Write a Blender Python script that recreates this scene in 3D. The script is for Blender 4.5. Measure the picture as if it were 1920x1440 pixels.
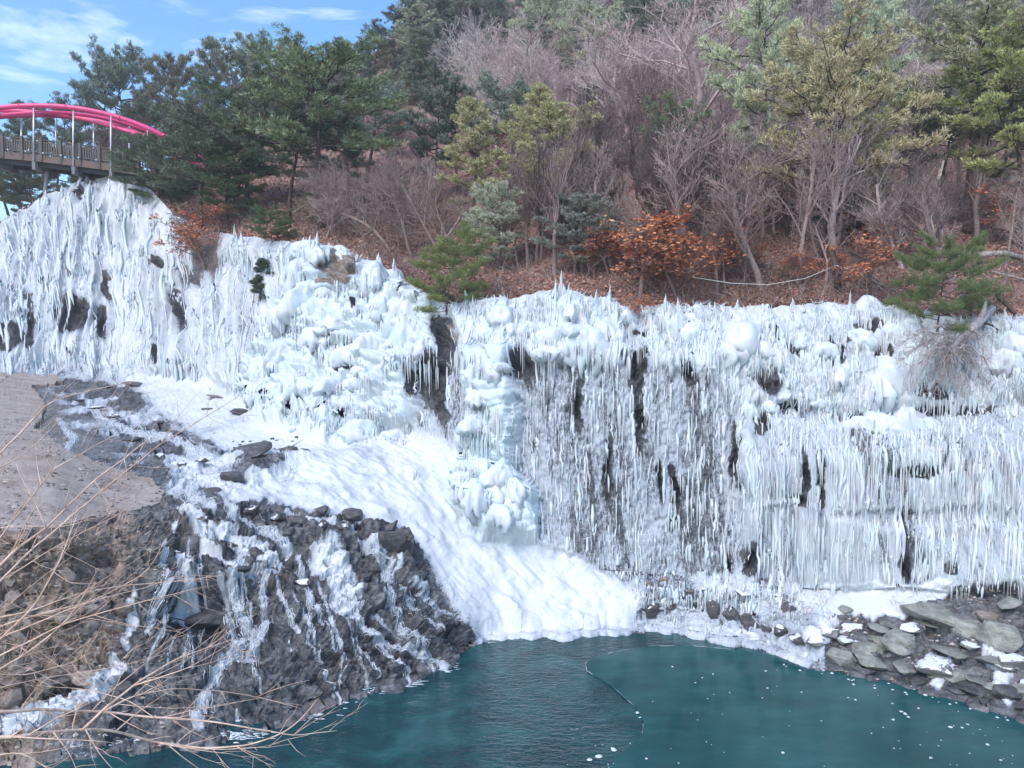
import bpy, bmesh, math, random
import numpy as np
from mathutils import Vector, Matrix

# ------------------------------------------------------------------ scene, camera, sky, sun
for _o in list(bpy.data.objects):
    bpy.data.objects.remove(_o)
SC = bpy.context.scene
COL = SC.collection
F = 1423.0                       # focal length in photograph pixels (1920 wide)
CAMZ = 10.0                      # camera stands ten metres above the pool
TP = 70.0 / F
PITCH = math.atan(TP)
CP, SP = math.cos(PITCH), math.sin(PITCH)
cam_d = bpy.data.cameras.new('camera')
cam = bpy.data.objects.new('camera', cam_d)
COL.objects.link(cam)
cam.location = (0, 0, CAMZ)
cam.rotation_euler = (math.pi / 2 - PITCH, 0, 0)
cam_d.sensor_width = 36
cam_d.lens = 36 * F / 1920
cam_d.clip_start = 0.1
cam_d.clip_end = 3000
SC.camera = cam
SUN_EL, SUN_AZ = math.radians(50), math.radians(215)   # azimuth clockwise from +Y: from behind the camera, a little left
w = bpy.data.worlds.new('World')
SC.world = w
w.use_nodes = True
nt = w.node_tree
nt.nodes.clear()
def wn(t, **k):
    n = nt.nodes.new(t)
    for a, b in k.items():
        setattr(n, a, b)
    return n
sky = wn('ShaderNodeTexSky', sky_type='NISHITA')
sky.sun_disc = False
sky.sun_elevation = SUN_EL
sky.sun_rotation = SUN_AZ
sky.air_density = 1.0
sky.dust_density = 0.8
sky.ozone_density = 1.0
tc = wn('ShaderNodeTexCoord')
mp = wn('ShaderNodeMapping')
mp.inputs['Rotation'].default_value = (0, math.radians(-17), math.radians(14))
mp.inputs['Location'].default_value = (0.35, 0.0, 0.42)
mp.inputs['Scale'].default_value = (1.3, 1.3, 7)
nz = wn('ShaderNodeTexNoise')
nz.inputs['Scale'].default_value = 1.7
nz.inputs['Detail'].default_value = 9
nz.inputs['Roughness'].default_value = 0.62
nz.inputs['Distortion'].default_value = 0.5
cr = wn('ShaderNodeValToRGB')
cr.color_ramp.elements[0].position = 0.55
cr.color_ramp.elements[1].position = 0.78
cr.color_ramp.elements[0].color = (0, 0, 0, 1)
cr.color_ramp.elements[1].color = (0.85, 0.85, 0.85, 1)
mixc = wn('ShaderNodeMix', data_type='RGBA')
hs = wn('ShaderNodeHueSaturation')
hs.inputs['Saturation'].default_value = 1.3
hs.inputs['Value'].default_value = 1.0
bg = wn('ShaderNodeBackground')
bg.inputs['Strength'].default_value = 0.15
wo = wn('ShaderNodeOutputWorld')
L = nt.links.new
L(tc.outputs['Generated'], mp.inputs['Vector'])
L(mp.outputs['Vector'], nz.inputs['Vector'])
L(nz.outputs['Fac'], cr.inputs['Fac'])
L(sky.outputs['Color'], hs.inputs['Color'])
L(hs.outputs['Color'], mixc.inputs['A'])
mixc.inputs['B'].default_value = (6.2, 6.6, 7.1, 1)
L(cr.outputs['Color'], mixc.inputs['Factor'])
L(mixc.outputs['Result'], bg.inputs['Color'])
L(bg.outputs['Background'], wo.inputs['Surface'])
sd = bpy.data.lights.new('sun', 'SUN')
sd.energy = 1.5
sd.angle = math.radians(30)
sd.color = (1.0, 0.93, 0.84)
sun = bpy.data.objects.new('sun', sd)
COL.objects.link(sun)
_dir = Vector((math.sin(SUN_AZ) * math.cos(SUN_EL), math.cos(SUN_AZ) * math.cos(SUN_EL), math.sin(SUN_EL)))
sun.rotation_euler = _dir.to_track_quat('Z', 'Y').to_euler()
SC.view_settings.view_transform = 'Standard'
SC.view_settings.look = 'None'
SC.view_settings.gamma = 1
SC.view_settings.use_curve_mapping = False
SC.view_settings.exposure = 1.0
SC.render.engine = 'CYCLES'
SC.cycles.max_bounces = 6
SC.cycles.diffuse_bounces = 3
SC.cycles.glossy_bounces = 3
SC.cycles.transmission_bounces = 4
SC.cycles.use_denoising = True

# ------------------------------------------------------------------ geometry helpers
def at(px, py, Y):
    """world point that the photograph shows at pixel (px, py), standing Y metres in front of the camera"""
    px, py, Y = np.broadcast_arrays(np.asarray(px, float), np.asarray(py, float), np.asarray(Y, float))
    a = (px - 960) / F
    b = (720 - py) / F
    dy = CP + b * SP
    dz = -SP + b * CP
    t = Y / dy
    return np.stack([a * t, Y, CAMZ + dz * t], -1)
def y_on_level(py, z):
    b = (720 - np.asarray(py, float)) / F
    return (z - CAMZ) / (-SP + b * CP) * (CP + b * SP)
def V(px, py, Y):
    return at(px, py, Y)
def _Vv(px, py, Y):
    return Vector(at(px, py, Y).tolist())

def _h(ix, iy, iz, seed):
    h = (ix.astype(np.uint32) * np.uint32(374761393) + iy.astype(np.uint32) * np.uint32(668265263)
         + iz.astype(np.uint32) * np.uint32(2147483647) + np.array((seed * 1274126177) & 0xffffffff, np.uint32))
    h = (h ^ (h >> np.uint32(13))) * np.uint32(1274126177)
    h = h ^ (h >> np.uint32(16))
    return (h & np.uint32(0xffffff)).astype(np.float64) / 16777215.0
def vn(x, y, z=None, seed=0):
    """smooth value noise in 0..1"""
    x = np.asarray(x, float); y = np.asarray(y, float)
    z = np.zeros_like(x) if z is None else np.asarray(z, float)
    xi, yi, zi = np.floor(x).astype(np.int64), np.floor(y).astype(np.int64), np.floor(z).astype(np.int64)
    fx, fy, fz = x - xi, y - yi, z - zi
    fx = fx * fx * (3 - 2 * fx); fy = fy * fy * (3 - 2 * fy); fz = fz * fz * (3 - 2 * fz)
    r = 0
    for dz in (0, 1):
        wz = fz if dz else 1 - fz
        for dy in (0, 1):
            wy = fy if dy else 1 - fy
            for dx in (0, 1):
                wx = fx if dx else 1 - fx
                r = r + wx * wy * wz * _h(xi + dx, yi + dy, zi + dz, seed)
    return r
def fbm(x, y, z=None, oct=4, seed=0, gain=0.5):
    a, s, t = 1.0, 0, 0
    for o in range(oct):
        s = s + a * vn(x * 2 ** o, y * 2 ** o, None if z is None else z * 2 ** o, seed + o * 7)
        t += a
        a *= gain
    return s / t
def worley(x, y, seed=0):
    """distance to nearest and second nearest jittered point, and the nearest one's random id"""
    xi, yi = np.floor(x).astype(np.int64), np.floor(y).astype(np.int64)
    f1 = np.full(x.shape, 9.0); f2 = np.full(x.shape, 9.0); cid = np.zeros(x.shape)
    z0 = np.zeros_like(xi)
    for dy in (-1, 0, 1):
        for dx in (-1, 0, 1):
            cx, cy = xi + dx, yi + dy
            jx = cx + 0.15 + 0.7 * _h(cx, cy, z0, seed)
            jy = cy + 0.15 + 0.7 * _h(cx, cy, z0, seed + 11)
            d = np.hypot(x - jx, y - jy)
            i = _h(cx, cy, z0, seed + 23)
            n = d < f1
            f2 = np.where(n, f1, np.minimum(f2, d))
            cid = np.where(n, i, cid)
            f1 = np.where(n, d, f1)
    return f1, f2, cid
def facets(x, y, seed=0, tilt=1.0):
    """angular rock: every cell is a plane with its own height and tilt"""
    xi, yi = np.floor(x).astype(np.int64), np.floor(y).astype(np.int64)
    best = np.full(x.shape, 9.0); out = np.zeros(x.shape)
    z0 = np.zeros_like(xi)
    for dy in (-1, 0, 1):
        for dx in (-1, 0, 1):
            cx, cy = xi + dx, yi + dy
            jx = cx + _h(cx, cy, z0, seed); jy = cy + _h(cx, cy, z0, seed + 11)
            d = np.hypot(x - jx, y - jy)
            hgt = (_h(cx, cy, z0, seed + 23) - .5) + tilt * ((_h(cx, cy, z0, seed + 31) - .5) * (x - jx) + (_h(cx, cy, z0, seed + 37) - .5) * (y - jy)) * 2
            n = d < best
            out = np.where(n, hgt, out); best = np.where(n, d, best)
    return out
def lumps(x, y, seed=0):
    """soft rounded swellings that run into each other"""
    xi, yi = np.floor(x).astype(np.int64), np.floor(y).astype(np.int64)
    out = np.zeros(x.shape); z0 = np.zeros_like(xi)
    for dy in (-1, 0, 1):
        for dx in (-1, 0, 1):
            cx, cy = xi + dx, yi + dy
            d2 = (x - cx - _h(cx, cy, z0, seed)) ** 2 + (y - cy - _h(cx, cy, z0, seed + 11)) ** 2
            out = np.maximum(out * .9, 0) + (.3 + .7 * _h(cx, cy, z0, seed + 23)) * np.exp(-d2 / .13)
    return out
def sstep(a, b, x):
    t = np.clip((x - a) / (b - a), 0, 1)
    return t * t * (3 - 2 * t)
def poly_soft(px, py, poly, soft):
    """1 inside the polygon, falling to 0 over +-soft pixels round its edge"""
    P = np.asarray(poly, float)
    x0, y0 = P.min(0) - soft; x1, y1 = P.max(0) + soft
    out = np.zeros(px.shape)
    m = (px > x0) & (px < x1) & (py > y0) & (py < y1)
    x, y = px[m], py[m]
    ins = np.zeros(x.shape, bool)
    dmin = np.full(x.shape, 1e9)
    for i in range(len(P)):
        ax, ay = P[i]; bx, by = P[(i + 1) % len(P)]
        c = ((ay > y) != (by > y)) & (x < (bx - ax) * (y - ay) / ((by - ay) if by != ay else 1e-9) + ax)
        ins ^= c
        dx, dy = bx - ax, by - ay
        t = np.clip(((x - ax) * dx + (y - ay) * dy) / (dx * dx + dy * dy + 1e-9), 0, 1)
        dmin = np.minimum(dmin, np.hypot(x - ax - t * dx, y - ay - t * dy))
    out[m] = sstep(-soft, soft, np.where(ins, dmin, -dmin))
    return out
def line_soft(px, py, pts, w0, core=.35):
    """1 on the polyline, 0 beyond w0 pixels (w0 a number or one per point)"""
    P = np.asarray(pts, float)
    ws = np.broadcast_to(np.asarray(w0, float), (len(P),))
    mw = ws.max()
    x0, y0 = P.min(0) - mw; x1, y1 = P.max(0) + mw
    out = np.zeros(px.shape)
    m = (px > x0) & (px < x1) & (py > y0) & (py < y1)
    x, y = px[m], py[m]
    r = np.zeros(x.shape)
    for i in range(len(P) - 1):
        ax, ay = P[i]; bx, by = P[i + 1]
        dx, dy = bx - ax, by - ay
        t = np.clip(((x - ax) * dx + (y - ay) * dy) / (dx * dx + dy * dy + 1e-9), 0, 1)
        d = np.hypot(x - ax - t * dx, y - ay - t * dy) / (ws[i] + (ws[i + 1] - ws[i]) * t)
        r = np.maximum(r, 1 - sstep(core, 1.0, d))
    out[m] = r
    return out

# ------------------------------------------------------------------ object helpers
def obj(name, mesh, parent=None, mats=()):
    o = bpy.data.objects.new(name, mesh)
    COL.objects.link(o)
    o.parent = parent
    for m in mats:
        if mesh is not None and len(mesh.materials) < len(mats):
            mesh.materials.append(m)
    return o
def tag(o, label=None, cat=None, group=None, kind=None):
    if label: o['label'] = label
    if cat: o['category'] = cat
    if group: o['group'] = group
    if kind: o['kind'] = kind
    return o
def empty(name, loc=(0, 0, 0)):
    o = bpy.data.objects.new(name, None)
    COL.objects.link(o)
    o.location = loc
    o.empty_display_size = 0.2
    return o
def mesh_np(name, v, f, smooth=True, attr=None, mat=None):
    """mesh from numpy vertices and one or more face arrays"""
    me = bpy.data.meshes.new(name)
    v = np.asarray(v, np.float32)
    fs = [np.asarray(a, np.int32) for a in (f if isinstance(f, (list, tuple)) else [f]) if len(a)]
    nl = sum(a.size for a in fs); nf = sum(len(a) for a in fs)
    me.vertices.add(len(v)); me.vertices.foreach_set('co', v.ravel())
    me.loops.add(nl); me.loops.foreach_set('vertex_index', np.concatenate([a.ravel() for a in fs]))
    tot = np.concatenate([np.full(len(a), a.shape[1], np.int32) for a in fs])
    me.polygons.add(nf)
    me.polygons.foreach_set('loop_start', np.concatenate([[0], np.cumsum(tot)[:-1]]).astype(np.int32))
    me.polygons.foreach_set('loop_total', tot)
    me.polygons.foreach_set('use_smooth', np.full(nf, smooth))
    if attr is not None:
        a = me.attributes.new('mask', 'FLOAT_COLOR', 'POINT')
        c = np.ones((len(v), 4), np.float32); c[:, :attr.shape[1]] = attr
        a.data.foreach_set('color', c.ravel())
    me.update(calc_edges=True)
    if mat is not None:
        me.materials.append(mat)
    return me
class Bag:
    """collects tubes and blades into one mesh"""
    def __init__(s):
        s.v = []; s.f4 = []; s.f3 = []; s.c = []; s.n = 0
    def add(s, v, f4=None, f3=None, c=None):
        v = np.asarray(v, float).reshape(-1, 3)
        s.v.append(v)
        if f4 is not None and len(f4): s.f4.append(np.asarray(f4) + s.n)
        if f3 is not None and len(f3): s.f3.append(np.asarray(f3) + s.n)
        cc = np.zeros((len(v), 3))
        if c is not None: cc[:] = c
        s.c.append(cc)
        s.n += len(v)
    def tube(s, pts, rad, sides=6, c=None, cap=True):
        P = np.asarray(pts, float); n = len(P)
        R = np.broadcast_to(np.asarray(rad, float), (n,))
        T = np.gradient(P, axis=0); T /= np.linalg.norm(T, axis=1)[:, None] + 1e-9
        ref = np.array([0.0, 0, 1]) if abs(T[:, 2]).mean() < 0.8 else np.array([0.0, 1, 0])
        A = np.cross(T, ref); A /= np.linalg.norm(A, axis=1)[:, None] + 1e-9
        B = np.cross(T, A)
        th = np.arange(sides) * 2 * math.pi / sides
        ring = A[:, None] * np.cos(th)[None, :, None] + B[:, None] * np.sin(th)[None, :, None]
        v = (P[:, None] + ring * R[:, None, None]).reshape(-1, 3)
        i = np.arange(n - 1)[:, None] * sides; j = np.arange(sides)[None]; k = (j + 1) % sides
        f = np.stack([i + j, i + k, i + sides + k, i + sides + j], -1).reshape(-1, 4)
        f3 = []
        if cap:
            v = np.vstack([v, P[0], P[-1]])
            a, b = len(v) - 2, len(v) - 1
            jj = np.arange(sides); kk = (jj + 1) % sides
            f3 = np.vstack([np.stack([kk, jj, np.full(sides, a)], -1), np.stack([jj + (n - 1) * sides, kk + (n - 1) * sides, np.full(sides, b)], -1)])
        s.add(v, f, f3, c)
    def segs(s, p0, p1, r0, r1, sides=3, c=None):
        """many straight tapered twigs at once"""
        p0 = np.asarray(p0, float); p1 = np.asarray(p1, float); n = len(p0)
        if not n: return
        T = p1 - p0; T /= np.linalg.norm(T, axis=1)[:, None] + 1e-9
        ref = np.where(np.abs(T[:, 2:3]) < 0.9, np.array([[0, 0, 1.0]]), np.array([[1.0, 0, 0]]))
        A = np.cross(T, ref); A /= np.linalg.norm(A, axis=1)[:, None] + 1e-9
        B = np.cross(T, A)
        th = np.arange(sides) * 2 * math.pi / sides
        ring = A[:, None] * np.cos(th)[None, :, None] + B[:, None] * np.sin(th)[None, :, None]
        r0 = np.broadcast_to(np.asarray(r0, float), (n,)); r1 = np.broadcast_to(np.asarray(r1, float), (n,))
        v = np.concatenate([p0[:, None] + ring * r0[:, None, None], p1[:, None] + ring * r1[:, None, None]], 1).reshape(-1, 3)
        b = np.arange(n)[:, None] * 2 * sides; j = np.arange(sides)[None]; k = (j + 1) % sides
        f = np.stack([b + j, b + k, b + sides + k, b + sides + j], -1).reshape(-1, 4)
        s.add(v, f, None, None if c is None else np.repeat(np.asarray(c).reshape(n, -1), 2 * sides, 0))
    def box(s, lo, hi, M=None):
        x0, y0, z0 = lo; x1, y1, z1 = hi
        v = np.array([[x, y, z] for z in (z0, z1) for y in (y0, y1) for x in (x0, x1)], float)
        if M is not None:
            v = v @ np.array(M.to_3x3()).T + np.array(M.translation)
        s.add(v, [[0, 2, 3, 1], [4, 5, 7, 6], [0, 1, 5, 4], [2, 6, 7, 3], [0, 4, 6, 2], [1, 3, 7, 5]])
    def mesh(s, name, mat=None, smooth=True):
        v = np.vstack(s.v)
        f = []
        if s.f4: f.append(np.vstack(s.f4))
        if s.f3: f.append(np.vstack(s.f3))
        return mesh_np(name, v, f, smooth, np.vstack(s.c), mat)

# ------------------------------------------------------------------ materials
class NT:
    def __init__(s, name):
        s.m = bpy.data.materials.new(name); s.m.use_nodes = True
        s.t = s.m.node_tree; s.t.nodes.clear()
        s.out = s.n('ShaderNodeOutputMaterial')
        s.b = s.n('ShaderNodeBsdfPrincipled')
        s.l(s.b.outputs[0], s.out.inputs['Surface'])
    def n(s, t, **k):
        n = s.t.nodes.new(t)
        for a, b in k.items(): setattr(n, a, b)
        return n
    def l(s, a, b): s.t.links.new(a, b)
    def set(s, sock, val):
        if hasattr(val, 'is_linked') or hasattr(val, 'links'): s.l(val, sock)
        else: sock.default_value = val
    def pos(s): return s.n('ShaderNodeNewGeometry').outputs['Position']
    def mapping(s, vec, scale=(1, 1, 1), rot=(0, 0, 0)):
        m = s.n('ShaderNodeMapping'); s.l(vec, m.inputs['Vector'])
        m.inputs['Scale'].default_value = scale; m.inputs['Rotation'].default_value = rot
        return m.outputs[0]
    def noise(s, vec, scale=1, detail=4, rough=0.55, dist=0):
        n = s.n('ShaderNodeTexNoise'); s.l(vec, n.inputs['Vector'])
        n.inputs['Scale'].default_value = scale; n.inputs['Detail'].default_value = detail
        n.inputs['Roughness'].default_value = rough; n.inputs['Distortion'].default_value = dist
        return n.outputs['Fac']
    def ramp(s, fac, stops, interp='LINEAR'):
        r = s.n('ShaderNodeValToRGB'); r.color_ramp.interpolation = interp
        e = r.color_ramp.elements
        while len(e) < len(stops): e.new(0.5)
        for x, (p, c) in zip(e, stops):
            x.position = p; x.color = (*c, 1) if len(c) == 3 else c
        s.set(r.inputs['Fac'], fac)
        return r.outputs['Color']
    def mix(s, f, a, b, mode='MIX'):
        n = s.n('ShaderNodeMix', data_type='RGBA', blend_type=mode)
        s.set(n.inputs['Factor'], f)
        for k, x in (('A', a), ('B', b)):
            s.set(n.inputs[k], (*x, 1) if isinstance(x, tuple) and len(x) == 3 else x)
        return n.outputs['Result']
    def math(s, op, a, b=0.0, c=None):
        n = s.n('ShaderNodeMath', operation=op)
        s.set(n.inputs[0], a); s.set(n.inputs[1], b)
        if c is not None: s.set(n.inputs[2], c)
        return n.outputs[0]
    def mrange(s, v, a, b, c=0.0, d=1.0):
        n = s.n('ShaderNodeMapRange'); n.interpolation_type = 'SMOOTHSTEP'
        s.set(n.inputs[0], v)
        for i, x in enumerate((a, b, c, d)): s.set(n.inputs[i + 1], x)
        return n.outputs[0]
    def attr(s, name='mask'):
        a = s.n('ShaderNodeAttribute', attribute_name=name)
        x = s.n('ShaderNodeSeparateColor'); s.l(a.outputs['Color'], x.inputs[0])
        return x.outputs[0], x.outputs[1], x.outputs[2]
    def bump(s, h, strength=0.3, dist=0.05):
        b = s.n('ShaderNodeBump'); s.l(h, b.inputs['Height'])
        b.inputs['Strength'].default_value = strength; b.inputs['Distance'].default_value = dist
        s.l(b.outputs[0], s.b.inputs['Normal'])
        return b
    def col(s, c): s.set(s.b.inputs['Base Color'], (*c, 1) if isinstance(c, tuple) and len(c) == 3 else c); return s
    def rough(s, v): s.set(s.b.inputs['Roughness'], v); return s

def m_terrain():
    t = NT('ice_and_rock')
    ice, blue, brown = t.attr()
    p = t.pos()
    pv = t.mapping(p, (1, 0.6, 0.14))
    # ice cover breaks up where it is thin: fine upright streaks and crystals
    n1 = t.noise(pv, 13.0, 5, 0.7)
    n2 = t.noise(p, 21.0, 4, 0.75)
    n3 = t.noise(t.mapping(p, (1, 1, 0.5)), 2.2, 3, 0.6)
    cov = t.math('ADD', t.math('MULTIPLY', n1, 0.5), t.math('ADD', t.math('MULTIPLY', n2, 0.3), t.math('MULTIPLY', n3, 0.2)))
    e = t.math('SUBTRACT', t.math('ADD', cov, ice), 1.0)
    fac = t.mrange(e, -0.04, 0.05)
    rockn = t.noise(p, 1.7, 8, 0.65)
    rockf = t.noise(t.mapping(p, (1, 1, 3), (0.3, 0.2, 0)), 5.0, 6, 0.7)
    rock = t.ramp(t.math('ADD', t.math('MULTIPLY', rockn, 0.55), t.math('MULTIPLY', rockf, 0.45)),
                  [(0.3, (0.014, 0.015, 0.018)), (0.48, (0.072, 0.076, 0.084)), (0.66, (0.24, 0.245, 0.255))])
    earth = t.ramp(t.noise(p, 4.0, 8, 0.75), [(0.3, (0.08, 0.055, 0.042)), (0.47, (0.27, 0.205, 0.165)), (0.66, (0.48, 0.40, 0.345))])
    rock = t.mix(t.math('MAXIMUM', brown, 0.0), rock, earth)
    rock = t.mix(t.math('MAXIMUM', t.math('MULTIPLY', brown, -1.0), 0.0), rock, t.mix(0.75, rock, (0.008, 0.008, 0.009)))  # negative mask blackens: wet rock plus the shade of the hollows, painted in
    thin = t.mrange(e, 0.0, 0.35)
    icec = t.mix(t.noise(p, 0.8, 3, 0.5), (0.60, 0.625, 0.665), (0.69, 0.71, 0.73))
    icec = t.mix(t.math('MULTIPLY', blue, 0.85), icec, (0.56, 0.70, 0.73))
    icec = t.mix(thin, t.mix(0.66, icec, (0.23, 0.275, 0.345)), icec)
    t.col(t.mix(fac, rock, icec))
    t.rough(t.mix(fac, (0.32, 0.32, 0.32), (0.33, 0.33, 0.33)))
    t.b.inputs['IOR'].default_value = 1.33
    h = t.math('ADD', t.math('MULTIPLY', n1, 0.6), t.math('MULTIPLY', t.noise(p, 26.0, 4, 0.6), 0.35))
    h = t.math('ADD', h, t.math('MULTIPLY', rockf, 0.6))
    t.bump(h, 0.55, 0.06)
    return t.m
def m_ice():
    t = NT('ice')
    p = t.pos()
    n = t.noise(t.mapping(p, (1, 1, 0.25)), 6.0, 4, 0.6)
    big = t.noise(p, 1.3, 2, 0.5)
    c = t.mix(t.mrange(big, 0.35, 0.65), (0.68, 0.70, 0.74), (0.62, 0.71, 0.74))
    t.col(t.mix(t.mrange(n, 0.35, 0.7), t.mix(0.25, c, (0.40, 0.47, 0.56)), c))
    t.rough(0.28); t.b.inputs['IOR'].default_value = 1.31
    t.b.inputs['Subsurface Weight'].default_value = 0.25
    t.b.inputs['Subsurface Radius'].default_value = (0.04, 0.07, 0.09)
    t.b.inputs['Subsurface Scale'].default_value = 1.0
    t.bump(t.noise(t.mapping(p, (1, 1, 0.4)), 14.0, 4, 0.6), 0.4, 0.03)
    return t.m
def m_needles():
    t = NT('pine_needles')
    oi = t.n('ShaderNodeObjectInfo')
    v, u, _ = t.attr()
    k = t.math('ADD', 0.55, t.math('MULTIPLY', v, 0.9))
    c = t.mix(1.0, oi.outputs['Color'], t.ramp(k, [(0, (0.0, 0.0, 0.0)), (1, (1, 1, 1))]), 'MULTIPLY')
    c = t.mix(t.math('MULTIPLY', u, 0.35), c, (0.20, 0.15, 0.07))
    t.col(t.mix(1.0, c, (1.7, 1.7, 1.7), 'MULTIPLY')).rough(0.55)
    t.b.inputs['Subsurface Weight'].default_value = 0
    return t.m
def m_bark(name, a, b, objcol=False):
    t = NT(name)
    p = t.pos()
    n = t.noise(t.mapping(p, (1, 1, 0.3)), 14, 5, 0.7)
    c = t.mix(t.mrange(n, 0.3, 0.7), a, b)
    if objcol:
        oi = t.n('ShaderNodeObjectInfo')
        c = t.mix(1.0, c, oi.outputs['Color'], 'MULTIPLY')
    t.col(c).rough(0.85)
    t.bump(n, 0.5, 0.03)
    return t.m
def m_leaf(name, stops):
    t = NT(name)
    v, _, _ = t.attr()
    t.col(t.ramp(v, stops)).rough(0.7)
    return t.m
def m_rock(name, lo, mid, hi, ice=0.0):
    t = NT(name)
    oi = t.n('ShaderNodeObjectInfo')
    p = t.pos()
    n = t.noise(t.mapping(p, (1, 1, 2.2), (0.4, 0.25, 0.2)), 3.0, 8, 0.68)
    f = t.noise(p, 22, 4, 0.7)
    c = t.ramp(t.math('ADD', t.math('MULTIPLY', n, 0.7), t.math('MULTIPLY', f, 0.3)), [(0.3, lo), (0.5, mid), (0.68, hi)])
    vv = t.math('ADD', 0.75, t.math('MULTIPLY', oi.outputs['Random'], 0.5))
    c = t.mix(1.0, c, t.ramp(t.math('MULTIPLY', vv, 0.5), [(0, (0, 0, 0)), (1, (2, 2, 2))]), 'MULTIPLY')
    t.rough(0.5)
    if ice:
        g = t.n('ShaderNodeNewGeometry')
        sx = t.n('ShaderNodeSeparateXYZ'); t.l(g.outputs['Normal'], sx.inputs[0])
        k = t.math('ADD', t.math('MULTIPLY', sx.outputs['Z'], 0.5), t.noise(p, 3.5, 5, 0.7))
        c = t.mix(t.mrange(k, ice, ice + 0.08), c, (0.84, 0.87, 0.94))
    t.col(c)
    t.bump(t.math('ADD', n, t.math('MULTIPLY', f, 0.5)), 0.6, 0.08)
    return t.m
def m_plain(name, c, rough=0.5, metal=0, var=0.25, scale=8, bump=0.1):
    t = NT(name)
    p = t.pos()
    n = t.noise(p, scale, 5, 0.6)
    t.col(t.mix(n, tuple(x * (1 - var) for x in c), tuple(min(1, x * (1 + var)) for x in c))).rough(rough)
    t.b.inputs['Metallic'].default_value = metal
    if bump: t.bump(n, bump, 0.02)
    return t.m
M = {}
M['terrain'] = m_terrain()
M['ice'] = m_ice()
M['needles'] = m_needles()
M['pine_bark'] = m_bark('pine_bark', (0.035, 0.028, 0.026), (0.12, 0.08, 0.065))
M['red_bark'] = m_bark('red_bark', (0.06, 0.03, 0.022), (0.22, 0.11, 0.075))
M['twig'] = m_bark('bare_bark', (0.55, 0.5, 0.5), (1.0, 0.95, 0.95), True)
M['willow'] = m_bark('shrub_bark', (0.50, 0.33, 0.25), (0.78, 0.60, 0.50))
M['dead'] = m_bark('dead_wood', (0.28, 0.24, 0.24), (0.58, 0.52, 0.52))
M['oak_leaf'] = m_leaf('oak_leaves', [(0.0, (0.22, 0.07, 0.04)), (0.5, (0.56, 0.20, 0.10)), (1.0, (0.80, 0.42, 0.22))])
M['litter'] = m_leaf('leaf_litter', [(0.0, (0.12, 0.055, 0.04)), (0.4, (0.34, 0.155, 0.105)), (0.75, (0.52, 0.28, 0.20)), (1.0, (0.74, 0.55, 0.46))])
M['brush'] = m_leaf('undergrowth', [(0.0, (0.09, 0.06, 0.055)), (0.5, (0.25, 0.175, 0.165)), (1.0, (0.55, 0.46, 0.43))])
M['grass'] = m_leaf('dry_grass', [(0.0, (0.17, 0.10, 0.06)), (0.5, (0.42, 0.29, 0.19)), (1.0, (0.70, 0.56, 0.40))])
M['rock'] = m_rock('wet_rock', (0.02, 0.02, 0.022), (0.075, 0.073, 0.075), (0.20, 0.195, 0.195))
M['iced_rock'] = m_rock('iced_rock', (0.02, 0.02, 0.022), (0.075, 0.073, 0.075), (0.20, 0.195, 0.195), 0.92)
M['shore_rock'] = m_rock('shore_rock', (0.09, 0.095, 0.08), (0.25, 0.26, 0.225), (0.44, 0.44, 0.39))
M['shore_iced'] = m_rock('shore_rock_iced', (0.06, 0.06, 0.06), (0.17, 0.175, 0.165), (0.33, 0.33, 0.31), 0.86)
M['bank_rock'] = m_rock('bank_rock', (0.07, 0.055, 0.045), (0.22, 0.18, 0.155), (0.42, 0.36, 0.31))
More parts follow.
